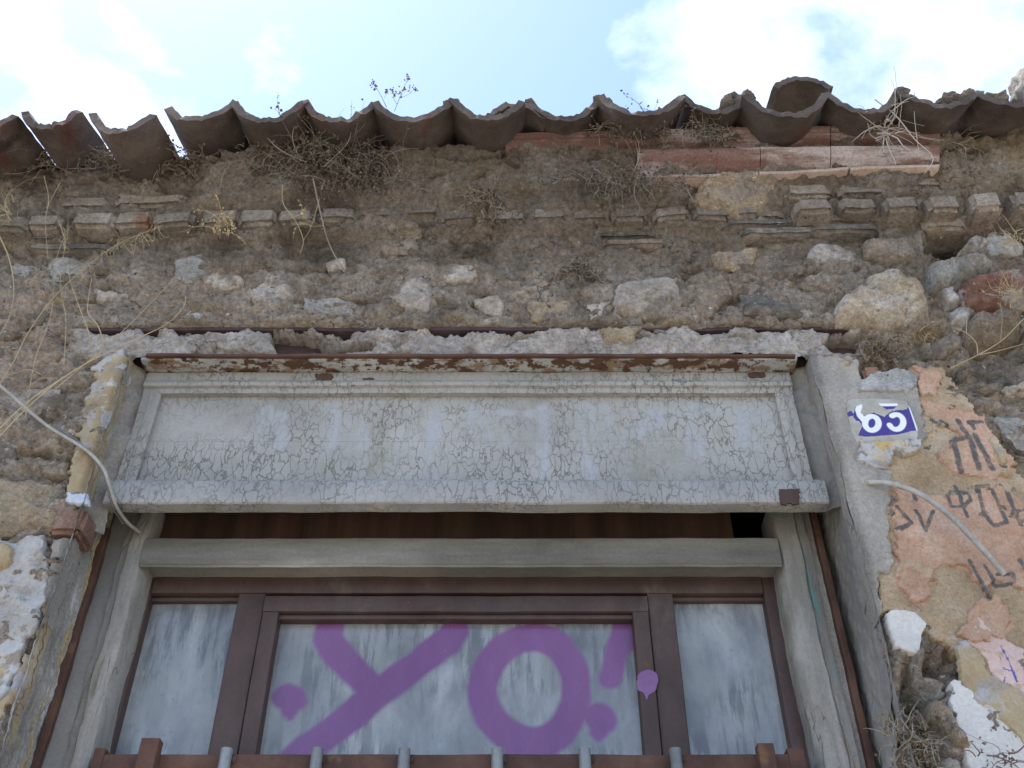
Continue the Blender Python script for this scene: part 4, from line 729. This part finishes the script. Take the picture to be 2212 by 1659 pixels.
for i, (l, v, r) in enumerate(TL):
    yj = random.uniform(-.028, .022); Y = YT + yj
    a, b, c = W(*l, Y), W(*v, Y), W(*r, Y); hw = (c.x - a.x) / 2 + .0045; mid = (a.x + c.x) / 2; zt = (a.z + c.z) / 2
    sag = 1.25 * max(.05, zt - b.z); tile_mesh('roof_tile', (mid, Y - 2, zt - sag + .004), hw, sag, (c.z - a.z) / (c.x - a.x), .46, 300 + i, parent=roof, taper=1.05 if i < 4 or i == 16 else .9)
    joints.append((c.x, Y, c.z))
for i, (x, Y, z) in enumerate(joints):                      # cover tiles over the joints, set back from the edge
    if i != 7: continue
    back = .05 if i == 7 else random.uniform(.13, .2); dx = .012 if i != 7 else -.01
    tile_mesh('cover_tile', (x + dx, Y - 2 + back, z + back * math.tan(SLOPE) + (.040 if i == 7 else .035)), .085, .062, 0, .4, 400 + i, up=False, parent=roof, mat=M['tile'])
def lump(name, c, rx, ry, rz, mat, parent, seed, sub=4, amp=.35):
    from mathutils import noise as mn
    bm = bmesh.new(); bmesh.ops.create_icosphere(bm, subdivisions=sub, radius=1)
    for v in bm.verts:
        n = mn.fractal(v.co * 1.6 + Vector((seed, 0, 0)), 1, 2, 4); v.co *= 1 + amp * n; v.co = Vector((c[0] + v.co.x * rx, c[1] + v.co.y * ry, c[2] + v.co.z * rz))
    me = bpy.data.meshes.new(name); bm.to_mesh(me); bm.free(); me.polygons.foreach_set('use_smooth', np.ones(len(me.polygons), bool)); me.materials.append(mat)
    o = bpy.data.objects.new(name, me); C.objects.link(o)
    if parent: o.parent = parent
    return o
for i, (x, y, w) in enumerate(((1590, 214, 50), (1612, 208, 40), (1570, 220, 36), (1945, 200, 40), (2050, 210, 60), (2095, 206, 64), (2150, 210, 60), (975, 226, 40), (1298, 220, 44))):
    p = W(x, y + 12, YT + .05); m_ = pxm(y, YT) * w / 2; lump('mortar_crust', (p.x, p.y, p.z), m_, .04, .012, M['crust'], roof, i * 3.1, 3, .5)
DZ = W(1106, 300, 1.865)
def deck():
    z0 = ZT_M - .03; V = [(-4.4, -.02, z0 - .14 + TILT * -4.4), (4.4, -.02, z0 + TILT * 4.4), (4.4, 4.2, z0 + 1.45 + TILT * 4.4), (-4.4, 4.2, z0 + 1.45 - TILT * 4.4)]
    V = [(-4.4, .03, z0 - .06 - TILT * 1.5), (4.4, .03, z0 - .06 + TILT * 1.5), (4.4, 4.2, z0 + 1.4), (-4.4, 4.2, z0 + 1.4)]
    W2 = [(x, y, z - .03) for x, y, z in V]; mesh('roof_deck', V + W2, [[0, 1, 2, 3], [7, 6, 5, 4], [0, 4, 5, 1], [1, 5, 6, 2], [2, 6, 7, 3], [3, 7, 4, 0]], M['deck'], roof, smooth=False)
deck()
# mortar bed that carries the tiles
_bx = np.arange(W(400, 300, 1.92).x, 2.3, .01); _bz = np.arange(-.17, .015, .01); _X, _Z = np.meshgrid(_bx, _bz)
mesh('tile_bed', np.stack([_X, -.015 + .012 * fbm(_X, _Z, 14, 3, 6), _Z + ZT_M + TILT * _X], -1).reshape(-1, 3), gridfaces(len(_bx), len(_bz)), M['mortar'], wall, attrs={'soil_shade': np.ones(_X.size)})  # dark fill behind the joints, soil and shade tint all over
# loose tile standing on the roof
a = W(1662, 215, 1.98); b = W(1782, 215, 1.98)
lt = tile_mesh('loose_roof_tile', ((a.x + b.x) / 2, -.09, W(1720, 168, 1.91).z - .005), (b.x - a.x) / 2 * .96, .05, -.02, .34, 777, up=False, slope=R(8), taper=1.1)
tag(lt, 'single dark loose clay tile lying on top of the eaves tiles', 'roof tile')
p = W(2215, 190, 1.95); rk = lump('rubble_lump', (p.x + .03, p.y, p.z - .02), .075, .09, .09, M['crust'], None, 9.4, 4, .35); tag(rk, 'crusty lump of mortar on the roof at the right edge', 'rubble')
# ------------------------------------------------------------------ eaves cornice moulding
cor = thing('eaves_cornice', 'broken red brown moulded cornice under the tiles on the right', 'cornice')
def moulding(name, x0, r0, x1, r1, hpx, Y, prof, seed):
    a, b = W(x0, r0, Y), W(x1, r1, Y); hgt = a.z - W(x0, r0 + hpx, Y).z; sl = (b.z - a.z) / (b.x - a.x)
    P = [(Y - 2 + u, a.z - hgt + v * hgt) for u, v in prof]
    return sweep(name, P, 'x', a.x, b.x, M['cornice'], cor, wob=.0025, seed=seed, slope=sl)
TORUS = [(.10, 1), (.0, 1), (-.003, .9), (.0, .78), (.012, .70), (.010, .62), (.016, .45), (.03, .25), (.034, .12), (.05, 0), (.10, 0)]
CYMA = [(.10, 1), (.004, 1), (.0, .96), (.0, .86), (.006, .72), (.018, .52), (.034, .36), (.05, .22), (.054, .10), (.054, 0), (.10, 0)]
moulding('moulding', 1092, 288, 1375, 281, 25, 1.842, TORUS, 1); moulding('moulding', 1377, 281, 1560, 277, 25, 1.841, TORUS, 2); moulding('moulding', 1562, 277, 1792, 272, 25, 1.840, TORUS, 3); moulding('moulding', 1794, 272, 2028, 267, 25, 1.841, TORUS, 4)
moulding('moulding', 1376, 322, 1640, 317, 33, 1.852, CYMA, 5); moulding('moulding', 1642, 316, 1792, 314, 33, 1.850, CYMA, 6); moulding('moulding', 1794, 314, 2028, 310, 31, 1.852, CYMA, 7)
M['fillet'] = surf('worn_pale_fillet', [(.3, (.30, .20, .16)), (.6, (.43, .345, .30)), (.8, (.50, .44, .40))], 9, (.4, 1, 1), bumps=((60, .3, .002),), vary=.08)
for i, (x0, r0, x1, r1) in enumerate(((1398, 379, 1636, 371), (1640, 370, 1832, 362), (1836, 361, 2028, 354))):
    a, b = W(x0, r0, 1.882), W(x1, r1, 1.882); sweep('fillet', rrect(-.118, -.02, a.z - .012, a.z, .003), 'x', a.x, b.x, M['fillet'], cor, wob=.004, seed=70 + i, slope=(b.z - a.z) / (b.x - a.x))
a = W(1470, 382, 1.888); sweep('fillet', rrect(-.112, -.03, a.z - .01, a.z, .003), 'x', W(1480, 385, 1.888).x, W(1634, 385, 1.888).x, M['fillet'], cor, wob=.004, seed=75, slope=.03)
# ------------------------------------------------------------------ dry weeds
def leaves_mesh(name, pts, size, mat, parent, seed):
    rr = np.random.default_rng(seed); n = len(pts); P = np.asarray(pts); d = rr.normal(size=(n, 3)); d /= np.linalg.norm(d, axis=1)[:, None]; e = np.cross(d, rr.normal(size=(n, 3))); e /= np.linalg.norm(e, axis=1)[:, None] + 1e-9
    s = size * rr.uniform(.5, 1.3, (n, 1)); w = s * .42; k = np.cross(d, e) * s * .25
    V = np.stack([P, P + d * s * .5 + e * w + k, P + d * s, P + d * s * .5 - e * w + k], 1).reshape(-1, 3); F = np.arange(4 * n).reshape(n, 4)
    o = mesh(name, V, F, mat, parent, smooth=False); o['kind'] = 'stuff'; return o
def tuft(label, cx, cy, Y, spread, n, length, nleaf, seed, stem='twig', leaf='deadleaf', droop=.8, lsize=.009, r=.0009, up=.2, name='dry_weed', out=.5, curl=.8, extra=(), cat='weed'):
    rr = np.random.default_rng(seed); t = thing(name, label, cat); c = np.array(W(cx, cy, Y)); sx = spread[0] * pxm(cy, Y); sz = spread[1] * pxm(cy, Y)
    paths, rad, lp = [], [], []
    for i in range(n):
        p = c + np.array([rr.normal() * sx * .5, rr.uniform(-.005, .02), rr.normal() * sz * .4]); d = np.array([rr.normal() * .8, -abs(rr.normal()) * out, rr.normal() * .6 + up]); d /= np.linalg.norm(d)
        L = length * rr.uniform(.35, 1.2); k = 9; q = [p.copy()]; cv = rr.normal(size=3) * curl
        for j in range(k):
            d = d + np.array([0, 0, -droop * .25]) + cv * .22 + rr.normal(size=3) * .16; d /= np.linalg.norm(d); p = p + d * L / k
            if p[1] > -.01 - (2.0 - Y): p[1] = min(p[1], Y - 2 + .02)
            q.append(p.copy())
        q = np.array(q); paths.append(q); rad.append(np.linspace(r * rr.uniform(.6, 2.2), r * .4, len(q))); lp.append(q)
    for pts, rad_ in extra:
        q = smooth_path([W(x, y, yy) for x, y, yy in pts], 8); paths.append(q); rad.append(np.linspace(rad_, rad_ * .5, len(q)))
    V, F = tube_arrays(paths, rad, 4); mesh('stems', V, F, M[stem], t)['kind'] = 'stuff'
    if nleaf and lp:
        A = np.concatenate(lp); idx = rr.integers(0, len(A), nleaf); leaves_mesh('leaves', A[idx] + rr.normal(size=(nleaf, 3)) * .004, lsize, M[leaf], t, seed + 1)
    return t
tuft('large tangled dead weed clump with one long pale trailing stem', 690, 335, 1.86, (150, 70), 190, .17, 2600, 1, extra=[([(676, 385, 1.86), (690, 450, 1.86), (705, 510, 1.88), (722, 550, 1.9), (742, 580, 1.92)], .0026), ([(560, 275, 1.82), (600, 320, 1.8), (660, 350, 1.8)], .002), ([(760, 270, 1.8), (750, 310, 1.8), (700, 360, 1.82)], .0018), ([(640, 250, 1.78), (632, 300, 1.8), (650, 350, 1.82)], .0018)])
tuft('dead weed mat lower right half of the big trailing clump', 800, 385, 1.88, (80, 40), 70, .10, 1100, 2)
tuft('low brown weed mat along the wall head under the leftmost tiles', 215, 345, 1.94, (200, 26), 150, .13, 1400, 3, droop=.5)
tuft('dead weeds hanging below the gap beside the fourth tile', 400, 350, 1.92, (90, 24), 80, .12, 900, 4, droop=1.1)
tuft('small hanging weed tuft at the middle of the brick course', 1045, 430, 1.90, (44, 44), 55, .10, 500, 5, droop=1.3)
tuft('scraggly weed tuft hanging under the left end of the lower cornice', 1340, 385, 1.86, (110, 60), 100, .13, 1100, 6, droop=1.1, extra=[([(1375, 385, 1.84), (1370, 420, 1.84), (1382, 450, 1.86), (1375, 470, 1.88)], .0014)])
tuft('weed fringe growing from the eaves above the left end of the cornice', 1385, 275, 1.82, (130, 26), 75, .10, 700, 7, droop=.9)
tuft('dark curled weed knot in front of the cornice', 1535, 285, 1.82, (46, 34), 60, .09, 350, 8, droop=1.3, curl=1.6)
tuft('bunch of pale curling roots hanging from the tiles on the right', 1905, 268, 1.80, (40, 50), 34, .16, 40, 9, stem='root', droop=1.0, curl=1.8, r=.0014, extra=[([(1890, 215, 1.76), (1935, 250, 1.76), (1975, 300, 1.78), (2015, 340, 1.8), (1998, 374, 1.82)], .002), ([(1975, 200, 1.76), (1976, 260, 1.78), (1985, 330, 1.82)], .0014)])
tuft('thin dry tuft at the right end of the cornice', 2050, 310, 1.88, (40, 50), 26, .10, 120, 10, stem='twig')
tuft('dusty brown weed heap at the right end of the lintel', 1900, 758, 1.96, (44, 28), 70, .06, 800, 11, droop=.7, curl=1.5)
tuft('small dead tuft clinging to the wall above the pale square stone', 1250, 580, 1.97, (46, 34), 36, .07, 260, 12, droop=.8)
tuft('small straw coloured sprig hanging across the left bricks', 480, 480, 1.90, (18, 34), 16, .10, 260, 13, stem='straw', leaf='straw', droop=1.6, lsize=.006)
tuft('twisted dry twig hanging right of the left brick course', 655, 470, 1.90, (16, 30), 6, .08, 20, 14, stem='straw', leaf='straw', extra=[([(610, 400, 1.88), (612, 440, 1.88), (640, 480, 1.88), (655, 520, 1.9), (648, 548, 1.92)], .0014), ([(690, 430, 1.88), (672, 490, 1.9), (655, 520, 1.9)], .001)])
tuft('dry bramble twigs at the foot of the broken plaster on the right', 1975, 1600, 1.98, (60, 60), 70, .07, 420, 15, droop=.6, curl=1.2)
tuft('thin twigs over the white plaster at bottom right', 2150, 1640, 1.93, (44, 26), 14, .08, 40, 16, stem='purple', curl=1.6)
tuft('fine grass roots below the projecting boulder', 1975, 718, 1.98, (60, 10), 22, .07, 10, 17, stem='straw', droop=1.4, r=.0006)
def sprig(x, y, Y, dx, dy, n, seed):                          # side shoots fanned along a stalk tip, in photograph places
    rr = random.Random(seed); return [([(x + dx * k / n, y + dy * k / n, Y), (x + dx * (k + .8) / n + rr.uniform(-6, 14), y + dy * (k + .5) / n + rr.choice((-1, 1)) * rr.uniform(8, 20), Y - .01), (x + dx * (k + 1.4) / n + rr.uniform(0, 26), y + dy * (k + .9) / n + rr.choice((-1, 1)) * rr.uniform(10, 28), Y - .015)], .0007) for k in range(n)]
Yg = 1.92
tuft('tall pale dry grass stalks leaning across the wall on the left', 60, 800, 1.95, (60, 60), 6, .12, 0, 18, stem='straw', extra=[
 ([(0, 925, Yg), (60, 868, Yg), (130, 820, Yg), (205, 772, Yg), (222, 745, Yg), (212, 705, Yg), (190, 675, Yg), (192, 640, Yg), (198, 600, Yg)], .0021), ([(-30, 975, Yg), (60, 880, Yg), (160, 800, Yg), (300, 730, Yg), (360, 700, Yg), (395, 665, Yg), (402, 640, Yg)], .0017),
 ([(-20, 860, Yg), (30, 780, Yg), (60, 720, Yg), (110, 650, Yg), (170, 590, Yg), (250, 530, Yg), (350, 487, Yg)], .0016), ([(195, 760, Yg), (192, 720, Yg), (170, 660, Yg), (150, 600, Yg), (145, 560, Yg)], .0013), ([(138, 790, Yg), (142, 690, Yg), (130, 610, Yg), (140, 520, Yg), (122, 470, Yg)], .0011),
 ([(55, 900, Yg), (75, 780, Yg), (110, 680, Yg), (122, 560, Yg), (150, 490, Yg)], .0011), ([(120, 840, Yg), (260, 720, Yg), (330, 650, Yg), (384, 592, Yg)], .0013), ([(0, 512, Yg), (20, 560, Yg), (30, 620, Yg), (22, 680, Yg), (-10, 740, Yg)], .0022), ([(95, 380, Yg), (105, 430, Yg), (98, 480, Yg), (104, 560, Yg)], .0011), ([(130, 395, Yg), (100, 450, Yg)], .001)] + sprig(220, 555, Yg, 130, -65, 16, 1) + sprig(110, 655, Yg, 80, -80, 7, 2) + sprig(140, 540, Yg, -10, -60, 8, 3))
tuft('feathery dry grass tips at the left edge below the eaves', 10, 460, 1.9, (30, 40), 26, .12, 0, 19, stem='straw', droop=.1, up=.6, r=.0007)
tuft('forked dry stalk sprouting from the rubble at the right edge', 2070, 790, 1.93, (10, 8), 2, .04, 0, 20, stem='straw', extra=[([(2055, 795, 1.96), (2090, 778, 1.93), (2120, 763, 1.9), (2165, 735, 1.9), (2200, 700, 1.9), (2240, 660, 1.9)], .0022), ([(2112, 767, 1.9), (2160, 757, 1.9), (2240, 735, 1.9)], .0016), ([(2112, 766, 1.9), (2108, 740, 1.9), (2085, 718, 1.9), (2060, 708, 1.9)], .0016), ([(2088, 722, 1.9), (2088, 690, 1.9), (2092, 660, 1.9)], .0009), ([(2160, 740, 1.9), (2165, 690, 1.9), (2160, 650, 1.9)], .0008)])
tuft('wispy dry grass over the red stone at the right edge', 2190, 640, 1.93, (30, 46), 44, .12, 0, 21, stem='straw', droop=.3, up=.4, r=.0006, curl=1.4)
tuft('wispy dry grass above the red stone near the right edge', 2195, 515, 1.93, (26, 30), 34, .09, 0, 22, stem='straw', droop=.5, up=.3, r=.0007, curl=1.3)
Yr = 1.82
tuft('small purple dry flower sprig growing on the roof tiles', 862, 232, Yr, (4, 3), 0, .05, 0, 23, stem='purple', leaf='purple', name='roof_plant', cat='plant', extra=[([(835, 232, Yr), (822, 205, Yr), (806, 178, Yr)], .0011), ([(852, 240, Yr), (862, 215, Yr), (872, 190, Yr), (884, 168, Yr)], .0013), ([(862, 212, Yr), (880, 205, Yr), (896, 192, Yr)], .0009), ([(858, 226, Yr), (850, 210, Yr), (856, 200, Yr)], .0008), ([(830, 212, Yr), (838, 198, Yr), (846, 194, Yr)], .0007)])
rp = bpy.data.objects['roof_plant']; rr_ = np.random.default_rng(5)
bp = [np.array(W(x + rr_.normal() * 3, y + rr_.normal() * 3, Yr)) for x, y in ((806, 178), (804, 184), (884, 168), (880, 174), (896, 192), (890, 190), (886, 196), (852, 205), (856, 200), (846, 194), (838, 198), (812, 190), (872, 190), (866, 200)) for _ in range(7)]
leaves_mesh('buds', bp, .009, M['purple'], rp, 3)
# ------------------------------------------------------------------ the closed room behind the wall
tag(mesh('house_back_wall', boxv(-4.4, 4.4, 4.0, 4.2, 0, 5.4), BF, M['room'], smooth=False), 'plain dark back wall of the house interior behind the facade', 'wall')
for s in (-1, 1): tag(mesh('house_side_wall', boxv(s * 4.2 - .2, s * 4.2 + .2, .02, 4.0, 0, 4.4), BF, M['room'], smooth=False), 'plain side wall of the house at the %s end' % ('left' if s < 0 else 'right'), 'wall')
tag(mesh('ceiling', boxv(-4.4, 4.4, .32, 4.0, 3.5, 3.55), BF, M['room'], smooth=False), kind='structure')
